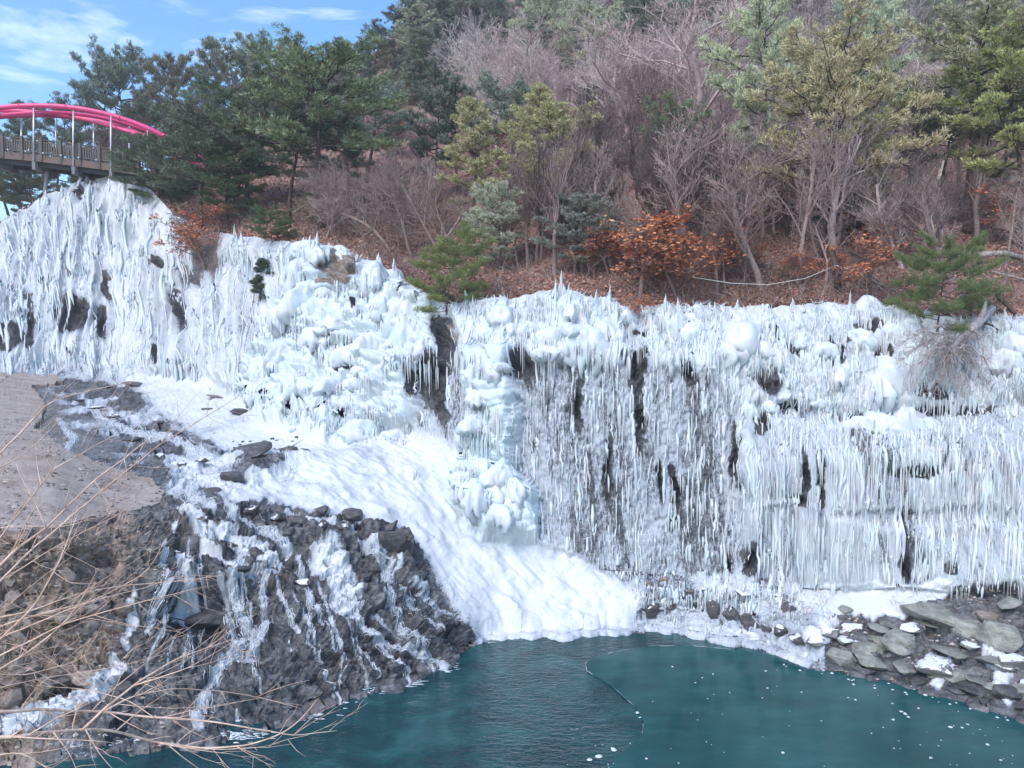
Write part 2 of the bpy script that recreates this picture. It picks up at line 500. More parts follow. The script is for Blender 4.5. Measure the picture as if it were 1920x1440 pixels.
# ------------------------------------------------------------------ the ground: water's edge, stream bed, rock slope, cliff up to its crest
SHORE = np.array([(-320, 1470), (0, 1425), (200, 1400), (330, 1385), (420, 1385), (540, 1345), (620, 1310), (760, 1275), (840, 1240), (900, 1195),
                  (960, 1190), (1060, 1190), (1180, 1175), (1260, 1178), (1320, 1190), (1440, 1210), (1500, 1235), (1560, 1250), (1650, 1265),
                  (1740, 1290), (1830, 1310), (1920, 1340), (2240, 1450)], float)
STA = {
 -320: [(1270,19.4),(1140,20.2),(1045,20.8),(1000,20.9),(850,26),(692,47),(600,58),(500,66)],
 0:    [(1300,19.2),(1180,20.2),(1045,21.0),(1000,21.1),(850,26.5),(692,47.5),(550,54),(418,59)],
 100:  [(1300,19.6),(1180,20.6),(1045,21.4),(1005,21.5),(850,27),(698,48.5),(530,54),(365,59)],
 200:  [(1310,19.9),(1200,21),(1080,22.3),(1000,23.3),(860,28.5),(702,48.5),(520,54),(330,60)],
 270:  [(1290,20.2),(1160,21.5),(1050,23),(980,24.5),(860,29.5),(704,47),(520,52),(345,58.5)],
 340:  [(1270,20.6),(1150,22.4),(1060,23.6),(950,26),(860,30),(712,45),(560,49.5),(415,53)],
 430:  [(1260,21),(1150,22.5),(1060,23.8),(950,26.3),(850,31),(735,41),(590,45.5),(445,48)],
 520:  [(1220,21.6),(1130,23.2),(1040,24.8),(940,27.3),(845,31.5),(765,37.5),(620,41),(450,44)],
 600:  [(1200,22.2),(1110,23.8),(1020,25.6),(930,28),(850,31),(800,34),(640,38),(462,41)],
 700:  [(1180,23.2),(1100,24.6),(1020,26.2),(930,28.6),(860,31),(820,33),(650,36),(490,39)],
 780:  [(1180,23.9),(1110,25.3),(1040,26.8),(940,29),(860,31.2),(830,32),(680,34),(540,36.6)],
 850:  [(1170,25),(1100,26.6),(1020,28.3),(940,29.8),(870,30.8),(840,31.2),(690,32.6),(575,34.6)],
 940:  [(1150,26.6),(1090,27.5),(1010,28.6),(950,29.3),(880,30.2),(830,30.5),(680,31.2),(565,33)],
 1060: [(1140,27),(1090,27.8),(1060,28.4),(1000,28.9),(900,29.3),(800,29.7),(670,30),(545,31.8)],
 1180: [(1130,26.9),(1100,27.4),(1080,28.1),(1000,28.6),(900,29),(800,29.3),(680,29.6),(572,31.5)],
 1300: [(1150,26.8),(1098,27.1),(1085,28),(1000,28.4),(900,28.7),(800,29),(680,29.3),(580,31)],
 1375: [(1160,26.3),(1105,26.6),(1090,27.8),(1000,28.1),(900,28.4),(790,28.7),(680,29.2),(580,31)],
 1395: [(1160,26.2),(1105,26.5),(1090,27.5),(1000,27.6),(880,27.7),(770,28.8),(680,29.3),(578,31)],
 1500: [(1170,25.2),(1125,26),(1105,26.9),(1000,27.1),(870,27.3),(780,28.6),(690,29.2),(575,30.6)],
 1600: [(1190,24.6),(1150,25.5),(1110,26.4),(1000,26.7),(860,27),(780,28.3),(690,28.8),(575,30.2)],
 1700: [(1200,23.7),(1150,24.8),(1105,25.8),(1000,26.2),(860,26.6),(790,27.8),(700,28.4),(590,29.8)],
 1800: [(1210,22.7),(1150,24),(1120,24.9),(1000,25.6),(860,26.1),(790,27.3),(720,28),(600,29.2)],
 1920: [(1230,21.9),(1150,23.2),(1125,24),(1000,24.9),(860,25.5),(790,26.7),(720,27.4),(600,28.6)],
 2240: [(1280,19.9),(1180,21.6),(1130,22.6),(1000,23.6),(860,24.2),(790,25.4),(720,26),(600,27)],
}
SX = np.array(sorted(STA), float)
def smooth_cols(a, k):
    if k <= 0: return a
    ker = np.hanning(2 * k + 3)[1:-1]; ker /= ker.sum()
    p = np.pad(a, ((0, 0), (k, k)), mode='edge')
    return np.stack([np.convolve(r, ker, 'valid') for r in p])
PX0, PX1, NX = -300.0, 2220.0, 1040
cols = np.linspace(PX0, PX1, NX)
shore_py = np.interp(cols, SHORE[:, 0], SHORE[:, 1])
shore_py = smooth_cols(shore_py[None], 6)[0] + 9 * (fbm(cols / 34, cols * 0, seed=3) - .5) * 2
K_py = np.stack([np.interp(cols, SX, [STA[int(s)][k][0] for s in SX]) for k in range(8)])
K_Y = np.stack([np.interp(cols, SX, [STA[int(s)][k][1] for s in SX]) for k in range(8)])
K_py = smooth_cols(K_py, 9); K_Y = smooth_cols(K_Y, 9)
crest_jit = 10 * (fbm(cols / 30, cols * 0, seed=9) - .5) * 2
K_py[7] += crest_jit
sY = y_on_level(shore_py, 0.0)
# rows: under water, shoreline, eight keys
uw = at(cols, shore_py, sY)
uw0 = uw.copy(); uw0[:, 1] -= 3.0; uw0[:, 2] = -2.5; uw0[:, 0] *= (sY - 3.0) / sY
def to_px(p):
    d = p - np.array([0, 0, CAMZ])
    fy = d[..., 1] * CP - d[..., 2] * SP
    uy = d[..., 1] * SP + d[..., 2] * CP
    return 960 + F * d[..., 0] / fy, 720 - F * uy / fy
u_py = to_px(uw0)[1]
KP = np.vstack([u_py[None], shore_py[None], K_py])
KY = np.vstack([(sY - 3)[None], sY[None], K_Y])
seg_rows = [6, 40, 34, 28, 32, 48, 52, 68, 66]
tt = [0.0]
for s, n in enumerate(seg_rows):
    tt += [s + (i + 1) / n for i in range(n)]
tt = np.array(tt); NR = len(tt)
ki = np.minimum(tt.astype(int), 8); kf = tt - ki
G_py = KP[ki] * (1 - kf)[:, None] + KP[ki + 1] * kf[:, None]
G_Y = KY[ki] * (1 - kf)[:, None] + KY[ki + 1] * kf[:, None]
kern = np.hanning(11)[1:-1]; kern /= kern.sum()
G_Y = np.stack([np.convolve(np.pad(c, 4, mode='edge'), kern, 'valid') for c in G_Y.T]).T
G_px = np.broadcast_to(cols[None], G_py.shape).copy()
BASE = at(G_px, G_py, G_Y)
def grid_normals(P):
    dx = np.gradient(P, axis=1); dy = np.gradient(P, axis=0)
    n = np.cross(dx, dy)
    n /= np.linalg.norm(n, axis=2)[..., None] + 1e-9
    n *= np.where((n[..., 1] > 0.2) & (n[..., 2] < 0.4), -1, 1)[..., None]
    return n
BN = grid_normals(BASE)
if BN[NR // 2, NX // 2, 1] > 0: BN = -BN
X, Yw, Z = BASE[..., 0], BASE[..., 1], BASE[..., 2]
U = X + 0.35 * Yw                      # runs along the cliff
px, py = G_px, G_py
# broken edges so that no zone has a drawn outline
wx = 26 * (fbm(px / 42, py / 42, seed=31) - .5) + 12 * (fbm(px / 11, py / 11, seed=33) - .5)
wy = 26 * (fbm(px / 42, py / 42, seed=35) - .5) + 12 * (fbm(px / 11, py / 11, seed=37) - .5)
qx, qy = px + wx, py + wy
Zn = {}
def zone(n, poly, soft=14): Zn[n] = poly_soft(qx, qy, poly, soft)
zone('left', [(-320,470),(0,400),(110,330),(270,320),(350,400),(470,420),(560,440),(570,540),(520,680),(500,770),(380,715),(0,700),(-320,700)])
zone('bulb', [(560,470),(600,430),(700,470),(760,480),(840,560),(835,690),(790,700),(785,800),(640,840),(480,790),(470,740),(510,650),(545,560)])
zone('top', [(840,520),(1040,490),(1180,540),(1400,560),(2240,570),(2240,730),(1640,770),(1400,760),(1340,700),(1000,670),(880,690),(840,640)])
zone('glaze', [(770,690),(1000,660),(1340,690),(1400,740),(1385,1100),(1190,1095),(1000,1020),(950,860),(770,840)], 10)
zone('low', [(1378,740),(2240,750),(2240,1120),(1390,1110)], 8)
zone('flow', [(885,660),(970,670),(975,780),(960,880),(1005,920),(1000,1010),(900,1010),(850,900),(880,840),(890,760)], 10)
zone('apron', [(620,830),(780,800),(880,850),(1000,1000),(1200,1110),(1185,1172),(1060,1192),(900,1196),(860,1150),(770,1010),(690,990),(650,960),(430,940),(560,870)], 12)
zone('basin', [(190,712),(390,706),(500,770),(640,830),(600,850),(450,862),(340,810),(230,770)], 14)
zone('stream', [(90,712),(230,712),(420,850),(590,860),(430,945),(330,960),(290,900),(150,810),(100,760)], 14)
zone('wet', [(250,950),(440,935),(690,970),(770,1010),(800,1100),(900,1200),(560,1370),(330,1420),(180,1420),(220,1200)], 14)
zone('bank', [(-320,990),(320,940),(330,1010),(250,1110),(210,1220),(180,1330),(60,1440),(-320,1480)], 14)
zone('ledge', [(1180,1095),(1300,1085),(1400,1090),(1540,1110),(1590,1260),(1430,1225),(1190,1190)], 8)
zone('shore', [(1560,1150),(1700,1150),(1800,1100),(2240,1100),(2240,1480),(1560,1270),(1540,1200)], 8)
zone('snow', [(1480,1102),(1780,1095),(1790,1110),(1700,1160),(1560,1150)], 8)
zone('crest', [(600,425),(700,430),(700,560),(600,560)], 8)

# --- how much ice covers the rock (0..1), how blue it is, how earthy the rock is (negative: wet black, part painted shade)
ice = np.full(px.shape, 0.45); blue = np.zeros(px.shape); brown = np.zeros(px.shape)
def lay(a, z, v):
    return a * (1 - Zn[z]) + v * Zn[z]
streak = fbm(U * 1.3, Z * 0.16, seed=41)
streak2 = fbm(U * 3.6, Z * 0.35, seed=43)
ice = lay(ice, 'left', 0.69 + 0.45 * (streak - .5) + 0.4 * (streak2 - .5))
ice = lay(ice, 'basin', 0.80 + 0.9 * (fbm(X * .5, Yw * .8, seed=45) - .42))
ice = lay(ice, 'stream', 0.45 + 1.0 * (fbm(X * .9, Yw * .9, seed=47) - .5))
ice = lay(ice, 'wet', 0.30 + 0.45 * (fbm(X * 1.1, Z * 1.1, seed=49) - .5) + .40 * (fbm(X * 3.2 + Z * .8, Z * .7, seed=50) - .5))
ice = lay(ice, 'bank', 0.02)
ice = lay(ice, 'glaze', 0.525 + 0.20 * (fbm(U * 1.1, Z * .25, seed=51) - .5) + .22 * (streak2 - .5))
ice = lay(ice, 'low', 0.59 + 0.25 * (streak - .5) + 0.3 * (streak2 - .5))
ice = lay(ice, 'top', 0.80 + 0.8 * (fbm(U * 1.2, Z * .8, seed=53) - .42))
ice = lay(ice, 'bulb', 1.1 + 0.4 * (fbm(U * 1.2, Z * 1.0, seed=55) - .5))
ice = lay(ice, 'ledge', 0.58 + 0.5 * (fbm(U * 1.4, Z * .6, seed=57) - .5))
ice = lay(ice, 'shore', 0.12 + 0.5 * (fbm(X * 1.2, Yw * 1.2, seed=59) - .5))
ice = lay(ice, 'snow', 1.25)
ice = lay(ice, 'apron', 0.80 + 0.7 * (fbm(X * .7, Yw * .7, seed=61) - .5))
ice = lay(ice, 'flow', 1.3)
blue = lay(blue, 'bulb', 0.55); blue = lay(blue, 'top', 0.30); blue = lay(blue, 'flow', 0.9); blue = lay(blue, 'low', 0.2)
blue = np.maximum(blue, 0.8 * poly_soft(qx, qy, [(820,880),(1000,900),(1010,1020),(900,1020),(830,960)], 30))
blue = np.maximum(blue, 0.7 * poly_soft(qx, qy, [(540,560),(640,520),(640,700),(520,780),(500,720)], 40))
blue *= 0.55 + 0.9 * (fbm(U * .8, Z * .8, seed=63) - .1)
brown = lay(brown, 'bank', 0.85); brown = lay(brown, 'shore', 0.05)
brown = lay(brown, 'wet', 0.18 * sstep(.5, .75, fbm(X * .8, Z * .8, seed=65)))
# bare rock showing through, each a patch of its own
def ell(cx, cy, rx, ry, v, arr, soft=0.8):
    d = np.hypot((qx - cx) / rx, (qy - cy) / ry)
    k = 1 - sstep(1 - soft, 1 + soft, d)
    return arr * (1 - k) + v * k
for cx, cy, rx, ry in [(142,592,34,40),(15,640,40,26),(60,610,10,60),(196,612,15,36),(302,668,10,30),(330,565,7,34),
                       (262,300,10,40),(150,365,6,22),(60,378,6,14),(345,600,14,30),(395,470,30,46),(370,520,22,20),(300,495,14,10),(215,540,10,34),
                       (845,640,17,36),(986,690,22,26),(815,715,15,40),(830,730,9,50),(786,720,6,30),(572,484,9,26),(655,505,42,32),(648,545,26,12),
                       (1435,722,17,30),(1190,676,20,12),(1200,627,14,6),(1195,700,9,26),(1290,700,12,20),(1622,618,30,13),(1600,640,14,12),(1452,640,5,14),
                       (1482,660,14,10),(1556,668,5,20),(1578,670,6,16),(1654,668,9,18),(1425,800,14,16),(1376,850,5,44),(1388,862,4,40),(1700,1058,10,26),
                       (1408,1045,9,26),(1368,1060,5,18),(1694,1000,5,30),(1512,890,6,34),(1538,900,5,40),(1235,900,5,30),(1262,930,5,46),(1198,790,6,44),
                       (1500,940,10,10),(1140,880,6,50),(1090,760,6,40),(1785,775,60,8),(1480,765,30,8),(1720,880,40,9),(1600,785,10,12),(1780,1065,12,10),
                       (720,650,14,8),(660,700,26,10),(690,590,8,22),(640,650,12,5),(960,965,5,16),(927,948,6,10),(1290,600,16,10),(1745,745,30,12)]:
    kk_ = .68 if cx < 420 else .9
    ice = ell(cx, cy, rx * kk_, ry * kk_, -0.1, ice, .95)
    brown = ell(cx, cy, rx * 1.3, ry * 1.3, -0.9, brown)  # wet black rock, with the shade of the gaps painted into its colour
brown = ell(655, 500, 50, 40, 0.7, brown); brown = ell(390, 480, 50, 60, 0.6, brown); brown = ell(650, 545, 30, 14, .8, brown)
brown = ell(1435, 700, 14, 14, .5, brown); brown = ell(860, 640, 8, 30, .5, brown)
# ice lying on the lower rocks and along the stream
for pts, wd, v in [([(335,870),(400,905),(450,930),(520,915)],34,.95),([(340,960),(400,1000),(470,1030),(520,1060)],26,.8),([(345,1050),(355,1090),(350,1130)],24,1.0),
                   ([(385,1020),(420,1060),(470,1080)],16,1.0),([(610,1050),(640,1090),(650,1130)],44,1.1),([(540,965),(600,985),(660,1000)],14,.7),
                   ([(250,1110),(240,1150),(235,1180),(240,1215)],13,1.2),([(215,1235),(235,1255),(210,1280)],18,1.2),([(205,1275),(160,1310),(100,1345),(30,1370)],34,1.25),
                   ([(330,985),(320,1010)],9,1.1),([(560,1050),(580,1120)],12,.6),([(740,1050),(742,1075)],10,.95),([(760,1100),(800,1130)],10,.6),
                   ([(1745,1240),(1770,1255),(1760,1280)],26,1.2),([(1860,1230),(1885,1260),(1870,1290)],24,1.2),([(1890,1310),(1920,1300)],20,1.2),
                   ([(1520,1130),(1550,1170),(1530,1200)],26,1.05),([(640,1010),(700,1030),(730,1080)],10,.75),([(440,900),(520,870)],10,.2),
                   ([(540,1200),(545,1225)],6,.9),([(440,1330),(447,1340)],7,.9)]:
    k = line_soft(qx, qy, pts, wd * 1.25, .05)
    ice = np.maximum(ice, min(v, .95) * k + (k < .01) * -9)
RIV = [([(450,1050),(432,1105),(448,1150),(470,1190),(440,1222),(402,1262),(386,1300),(372,1362)],17,34),([(500,1080),(492,1130),(500,1182),(474,1222),(450,1240)],12,20),
       ([(303,1030),(306,1100),(288,1145),(276,1190)],11,20),([(415,1100),(425,1150),(440,1195),(446,1225)],10,16),([(618,1080),(662,1160),(722,1200),(790,1230),(838,1246)],7,16),
       ([(640,1120),(692,1182),(742,1232),(768,1276)],5,12),([(688,1030),(722,1090),(744,1118)],8,14),([(598,1095),(618,1160),(640,1230),(632,1308)],5,9),
       ([(560,1040),(575,1100),(600,1170)],7,12),([(660,1010),(700,1055),(735,1100),(800,1170),(850,1215)],5,10),([(520,1090),(535,1150),(560,1190)],6,9),
       ([(150,745),(190,790),(250,815),(330,830),(370,860),(410,880)],10,22),([(110,790),(140,830),(120,850)],9,12),([(370,880),(350,910),(360,940),(400,960)],14,22),
       ([(420,940),(440,975),(500,1000),(540,1030)],16,26),([(540,870),(550,890),(530,905)],6,8),([(700,1150),(760,1190),(800,1225),(812,1255)],4,8)]
_rr = np.random.default_rng(55)
for _i in range(20):                       # thin threads fanning down the slope
    x0 = _rr.uniform(330, 790); y0 = 1010 + .10 * (x0 - 300) + _rr.uniform(0, 80)
    dx = (x0 - 480) * .42 + _rr.uniform(-25, 45); ye = min(np.interp(x0 + dx, SHORE[:, 0], SHORE[:, 1]) - 6, y0 + _rr.uniform(90, 260))
    RIV.append(([(x0 + dx * q + _rr.uniform(-7, 7), y0 + (ye - y0) * q) for q in (0, .2, .4, .6, .8, 1)], _rr.uniform(2, 4.5), 5))
for pts, wd, _n in RIV:
    k = line_soft(px + .35 * wx, py, pts, wd * 1.3 + 3, .1)
    ice = np.maximum(ice, (.66 if wd > 4.5 else .58) * k + (k < .01) * -9)
below = py > shore_py[None] + 6
ice = np.where(below, np.minimum(ice, 0.1), ice)
ice = np.where((py > shore_py[None] - 16) & ~below & (px > 900) & (px < 1520), np.maximum(ice, .66 + .5 * (fbm(px / 22, py / 9, seed=67) - .5)), ice)

# --- relief in metres along the surface normal
ridge = lambda n: 1 - np.abs(2 * n - 1)
ff = lambda a: a - np.floor(a)
drape = 0.55 * (fbm(U * .55, Z * .10, seed=71) - .5) + 0.36 * (ridge(vn(U * 1.5, Z * .16, seed=73)) - .5) + 0.19 * (ridge(vn(U * 3.8, Z * .34, seed=75)) - .5) \
        + 0.09 * (vn(U * 9.0, Z * .9, seed=77) - .5) + 0.18 * (fbm(U * 1.2, Z * 1.2, seed=79) - .5)
ff = lambda a: a - np.floor(a)
def domes(sx, sz, seed, warp=.35):
    a = U * sx + warp * (vn(U * sx * .7, Z * sz * .7, seed=seed + 3) - .5)
    b = Z * sz + warp * (vn(U * sx * .7, Z * sz * .7, seed=seed + 5) - .5)
    f1, f2, cid = worley(a, b, seed)
    d = np.sqrt(np.clip(1 - (f1 / .82) ** 2, 0, 1))
    return d * (.55 + .75 * cid) * (1 - .25 * np.clip((f1 * 1.0), 0, 1))
sel = (Zn['bulb'] + Zn['top'] + Zn['flow'] + Zn['apron']) > 0.01
bl = np.zeros(px.shape)
bl = 0.62 * domes(1.05, 1.35, 81) + 0.30 * domes(2.3, 2.6, 83) + 0.09 * domes(5.0, 4.0, 85)
curt = 0.30 * (fbm(U * .8, Z * .18, seed=91) - .5) + 0.16 * (ridge(vn(U * 3.4, Z * .22, seed=93)) - .4) + 0.10 * (ridge(vn(U * 7.5, Z * .5, seed=95)) - .5) + .05 * (vn(U * 15, Z * 2.2, seed=97) - .5)
glz = 0.22 * (fbm(U * .8, Z * .3, seed=101) - .5) + 0.07 * (ridge(vn(U * 5, Z * .4, seed=103)) - .5) + 0.07 * (vn(U * 11, Z * 5, seed=105) - .5) + 0.05 * (vn(U * 19, Z * 9, seed=107) - .5)
wob = lambda q, sd: q + .5 * (fbm(X * 1.3, Z * 1.3 + Yw, seed=sd) - .5)
lay_c = Z * 2.6 + X * .55 + Yw * .3 + 1.1 * (fbm(X * .5, Yw * .5, Z * .5, seed=187) - .5)
rockr = 0.16 * (ff(lay_c) ** 2) + .07 * ff(lay_c * 3.1) + 0.42 * facets(wob(X * .9 + Z * .3, 181), wob(Yw * .8 + Z * 1.1, 182), 111, .8) + 0.24 * facets(wob(X * 2.3 - Z * .6, 183), wob(Yw * 2.0 + Z * 2.4, 184), 113, .9) \
        + 0.09 * facets(X * 6 + Z, Yw * 5 + Z * 6, 117, .9) + 0.35 * (fbm(X * .7, Yw * .7, Z * .7, seed=115) - .5) + 0.05 * (fbm(X * 7, Yw * 7, Z * 7, seed=119) - .5)
fl = X * .75 - Yw * .55 + 1.2 * (fbm(X * .35, Yw * .35, seed=185) - .5)      # across the flow of the apron
al = X * .5 + Yw * .8
smooth_ice = 0.55 * (fbm(X * .5, Yw * .5, seed=121) - .5) + 0.10 * (ridge(fbm(fl * 1.1, al * .5, seed=123, oct=2)) - .6) + .34 * lumps(fl * .75, al * 1.3, 125) + .13 * lumps(fl * 1.7, al * 2.8, 126) + .05 * lumps(fl * 4, al * 6, 128) + .16 * (fbm(X * 1.6, Yw * 1.6, Z * 1.6, seed=130) - .5) + .10 * (ridge(fbm(al * 2.2, fl * .8, seed=127, oct=3)) - .6) + .05 * (fbm(X * 4, Yw * 4, Z * 4, seed=129) - .5)
bed = 0.30 * (fbm(X * .6, Yw * .9, seed=131) - .5) + .25 * rockr
D = 0.4 * drape
for zname, fld in [('left', drape * 1.7 + .25 * domes(1.2, .8, 141)), ('basin', bed * .6), ('stream', bed + .2 * rockr), ('wet', rockr), ('bank', rockr * .9),
                   ('glaze', glz * 1.4), ('low', curt * 1.6), ('top', 1.15 * drape + .26 * bl + .9 * curt), ('bulb', 1.3 * bl + .4 * drape - .1), ('ledge', .6 * rockr + .5 * curt),
                   ('shore', rockr * .55), ('snow', .12 * (fbm(X * 1.5, Yw * 1.5, seed=143) - .5)), ('apron', smooth_ice), ('flow', .4 + .7 * bl + .5 * curt)]:
    D = lay(D, zname, fld)
# thick ice stands proud, bare rock lies back
D = D + 0.16 * np.clip(ice, 0, 1) * np.clip(1 - Zn['apron'] - Zn['wet'] - Zn['basin'], 0, 1)
D = D - 0.30 * np.clip(.15 - ice, 0, .35) / .35 * np.clip(Zn['left'] + Zn['top'] + Zn['glaze'] + Zn['low'] + Zn['bulb'], 0, 1)
# second-tier ledges of the right-hand walls
D = D + .26 * poly_soft(qx, qy, [(1390,950),(1470,940),(1560,955),(1640,985),(1740,975),(2240,1010),(2240,1120),(1390,1100)], 7) + .20 * poly_soft(qx, qy, [(1005,985),(1090,990),(1180,1005),(1250,998),(1385,980),(1385,1090),(1190,1085),(1010,1020)], 7)
D = D + .16 * poly_soft(qx, qy, [(1395,800),(1480,790),(1600,810),(1700,830),(2240,835),(2240,960),(1395,950)], 6)
# the dark undercut behind the waterfall step, and the shelf above it
D = D - 0.9 * poly_soft(qx, qy, [(315,1115),(420,1108),(415,1195),(330,1200)], 12) + .35 * poly_soft(qx, qy, [(300,1085),(450,1080),(450,1112),(300,1115)], 10)
D = D + .45 * poly_soft(qx, qy, [(680,1000),(755,1005),(765,1080),(790,1120),(700,1090)], 8) + .35 * poly_soft(qx, qy, [(420,870),(560,850),(590,862),(470,915)], 8)
CONC = [(-300,700),(0,697),(60,700),(100,706),(122,722),(60,728),(85,760),(75,790),(62,805),(100,830),(130,850),(160,862),(230,890),(285,905),(310,925),(300,950),(180,985),(100,1000),(0,1003),(-300,1000)]
csoft = poly_soft(px + .3 * wx, py + .3 * wy, CONC, 10)
D = D * (1 - csoft) - .12 * csoft
edge = np.clip((NR - 1 - np.arange(NR)) / 10, 0, 1)[:, None]
D = D * (0.35 + 0.65 * edge)
TER = BASE + BN * D[..., None]
near_sh = np.exp(-((py - shore_py[None]) / 14) ** 2)
TER[..., 2] -= near_sh * np.clip(TER[..., 2] - .02, -.2, .6) * .7
TN = grid_normals(TER)
if TN[NR // 2, NX // 2, 1] > 0: TN = -TN
def tcell(x, y):
    c = int(round((x - PX0) / (PX1 - PX0) * (NX - 1))); c = min(max(c, 0), NX - 1)
    r = int(np.argmin(np.abs(G_py[6:, c] - y))) + 6
    return r, c
def tP(x, y):
    r, c = tcell(x, y)
    return TER[r, c].copy()
def tN(x, y):
    r, c = tcell(x, y)
    return TN[r, c].copy()

# split the surface into the things and pieces of setting it shows
names = ['rock_slope', 'left', 'centre', 'right', 'lower', 'apron', 'stream_bed', 'river_bank', 'rocky_shore']
sc = np.stack([Zn['wet'] + .02, Zn['left'], Zn['bulb'] * 1.1, np.maximum(Zn['top'], Zn['glaze']), np.maximum(Zn['low'], Zn['ledge']), np.maximum(Zn['apron'], Zn['flow']) * 1.15,
               np.maximum(Zn['basin'], Zn['stream']), Zn['bank'], np.maximum(Zn['shore'], Zn['snow'] * 1.2)])
zid = sc.argmax(0)
rr, cc = np.meshgrid(np.arange(NR - 1), np.arange(NX - 1), indexing='ij')
quads = np.stack([rr * NX + cc, rr * NX + cc + 1, (rr + 1) * NX + cc + 1, (rr + 1) * NX + cc], -1).reshape(-1, 4)
fz = zid[:-1, :-1].ravel()
Vt = TER.reshape(-1, 3); Nt = TN.reshape(-1, 3)
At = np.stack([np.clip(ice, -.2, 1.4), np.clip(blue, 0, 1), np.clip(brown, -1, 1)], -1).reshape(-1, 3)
def sub_mesh(name, sel):
    q = quads[sel]
    used, inv = np.unique(q, return_inverse=True)
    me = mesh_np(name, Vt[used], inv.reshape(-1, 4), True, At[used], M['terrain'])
    me.normals_split_custom_set_from_vertices(Nt[used].tolist())
    return me
FALL = {}
for key, lab, xy in [('left', 'long white icefall on the far left cliff below the pink arched footbridge', (200, 690)),
                     ('centre', 'pale blue cauliflower-like icefall bulging down the middle of the cliff', (620, 800)),
                     ('right', 'ice-draped cliff with white crest and dark glazed wall behind the pool', (1200, 1080)),
                     ('lower', 'icicle-covered lower wall at the right, beneath the fallen dead tree', (1650, 1100)),
                     ('apron', 'smooth white ice apron sloping down into the left end of the pool', (1000, 1180))]:
    e = empty('frozen_waterfall', tP(*xy))
    tag(e, lab, 'icefall', 'frozen waterfalls on the cliff')
    FALL[key] = e
def under(o, parent):
    o.parent = parent
    o.matrix_parent_inverse = Matrix.Translation(-Vector(parent.location))
    return o
for i, n in enumerate(names):
    s = np.nonzero(fz == i)[0]
    if n in FALL:
        under(obj('ice_sheet', sub_mesh('ice_sheet', s)), FALL[n])
    else:
        tag(obj(n, sub_mesh(n, s)), kind='structure')

# ------------------------------------------------------------------ the wooded hillside above the crest
HST = {
 -320: [(515,68),(520,72),(525,76),(525,80),(525,86),(525,95)],
 0:    [(425,61),(430,65),(432,70),(434,75),(436,82),(436,95)],
 100:  [(378,61.5),(385,65),(390,70),(392,75),(392,82),(392,95)],
 200:  [(345,62.5),(350,66),(352,70),(350,75),(348,82),(348,95)],
 270:  [(347,61),(345,65),(338,70),(330,75),(325,82),(322,95)],
 340:  [(400,55),(380,59),(350,64),(322,70),(305,78),(295,92)],
 430:  [(425,50.5),(385,55),(335,61),(290,69),(262,78),(245,92)],
 520:  [(430,46.5),(385,52),(330,60),(275,70),(232,82),(210,98)],
 600:  [(440,44),(390,51),(330,60),(260,72),(200,86),(160,104)],
 700:  [(462,42.5),(405,50),(335,60),(245,74),(160,94),(100,118)],
 780:  [(490,40.5),(420,48),(340,59),(230,76),(120,100),(30,130)],
 940:  [(520,36.5),(430,44.5),(340,56),(215,75),(80,105),(-60,145)],
 1060: [(505,35.5),(420,42.5),(330,54),(200,73),(50,102),(-130,145)],
 1300: [(510,34.5),(420,42),(330,53),(200,72),(50,100),(-150,142)],
 1600: [(510,33.5),(420,41),(330,52),(200,70),(50,98),(-150,140)],
 1920: [(520,32.5),(430,39),(340,49),(210,67),(50,95),(-150,135)],
 2300: [(530,31),(440,37.5),(350,47),(220,64),(60,90),(-150,130)],
}
HX = np.array(sorted(HST), float)
HNX = 300
hcols = np.linspace(-300, 2220, HNX)
cr_py = np.interp(hcols, cols, K_py[7]); cr_Y = np.interp(hcols, cols, K_Y[7])
HK_py = np.vstack([(cr_py + 22)[None], (cr_py - 2)[None]] + [np.interp(hcols, HX, [HST[int(s)][k][0] for s in HX])[None] for k in range(6)])
HK_Y = np.vstack([(cr_Y + .30)[None], (cr_Y + .45)[None]] + [np.interp(hcols, HX, [HST[int(s)][k][1] for s in HX])[None] for k in range(6)])
HK_py = smooth_cols(HK_py, 3); HK_Y = smooth_cols(HK_Y, 3)
hseg = [4, 16, 30, 30, 34, 30, 20]
ht = [0.0]
for s, n in enumerate(hseg): ht += [s + (i + 1) / n for i in range(n)]
ht = np.array(ht); hk = np.minimum(ht.astype(int), 6); hf = ht - hk
H_py = HK_py[hk] * (1 - hf)[:, None] + HK_py[hk + 1] * hf[:, None]
H_Y = HK_Y[hk] * (1 - hf)[:, None] + HK_Y[hk + 1] * hf[:, None]
H_px = np.broadcast_to(hcols[None], H_py.shape)
HILL = at(H_px, H_py, H_Y)
hn = fbm(HILL[..., 0] * .25, HILL[..., 1] * .25, seed=151) - .5
hm = fbm(HILL[..., 0] * 1.3, HILL[..., 1] * 1.3, seed=153) - .5
HILL[..., 2] += (1.1 * hn + .35 * hm) * sstep(1.0, 2.0, ht)[:, None]
def hP(x, y):
    c = min(max(int(round((x + 300) / 2520 * (HNX - 1))), 0), HNX - 1)
    r = int(np.argmin(np.abs(H_py[:, c] - y)))
    return HILL[r, c].copy()
def m_hill():
    t = NT('leaf_covered_ground')
    p = t.pos()
    a = t.noise(p, 0.5, 6, 0.6); b = t.noise(p, 9, 6, 0.75); c = t.noise(p, 38, 3, 0.7)
    k = t.math('ADD', t.math('MULTIPLY', a, 0.35), t.math('ADD', t.math('MULTIPLY', b, 0.4), t.math('MULTIPLY', c, 0.25)))
    t.col(t.ramp(k, [(0.32, (0.08, 0.05, 0.045)), (0.47, (0.22, 0.13, 0.105)), (0.58, (0.36, 0.225, 0.19)), (0.72, (0.52, 0.40, 0.36))])).rough(0.9)
    t.bump(b, 0.8, 0.12)
    return t.m
M['hill'] = m_hill()
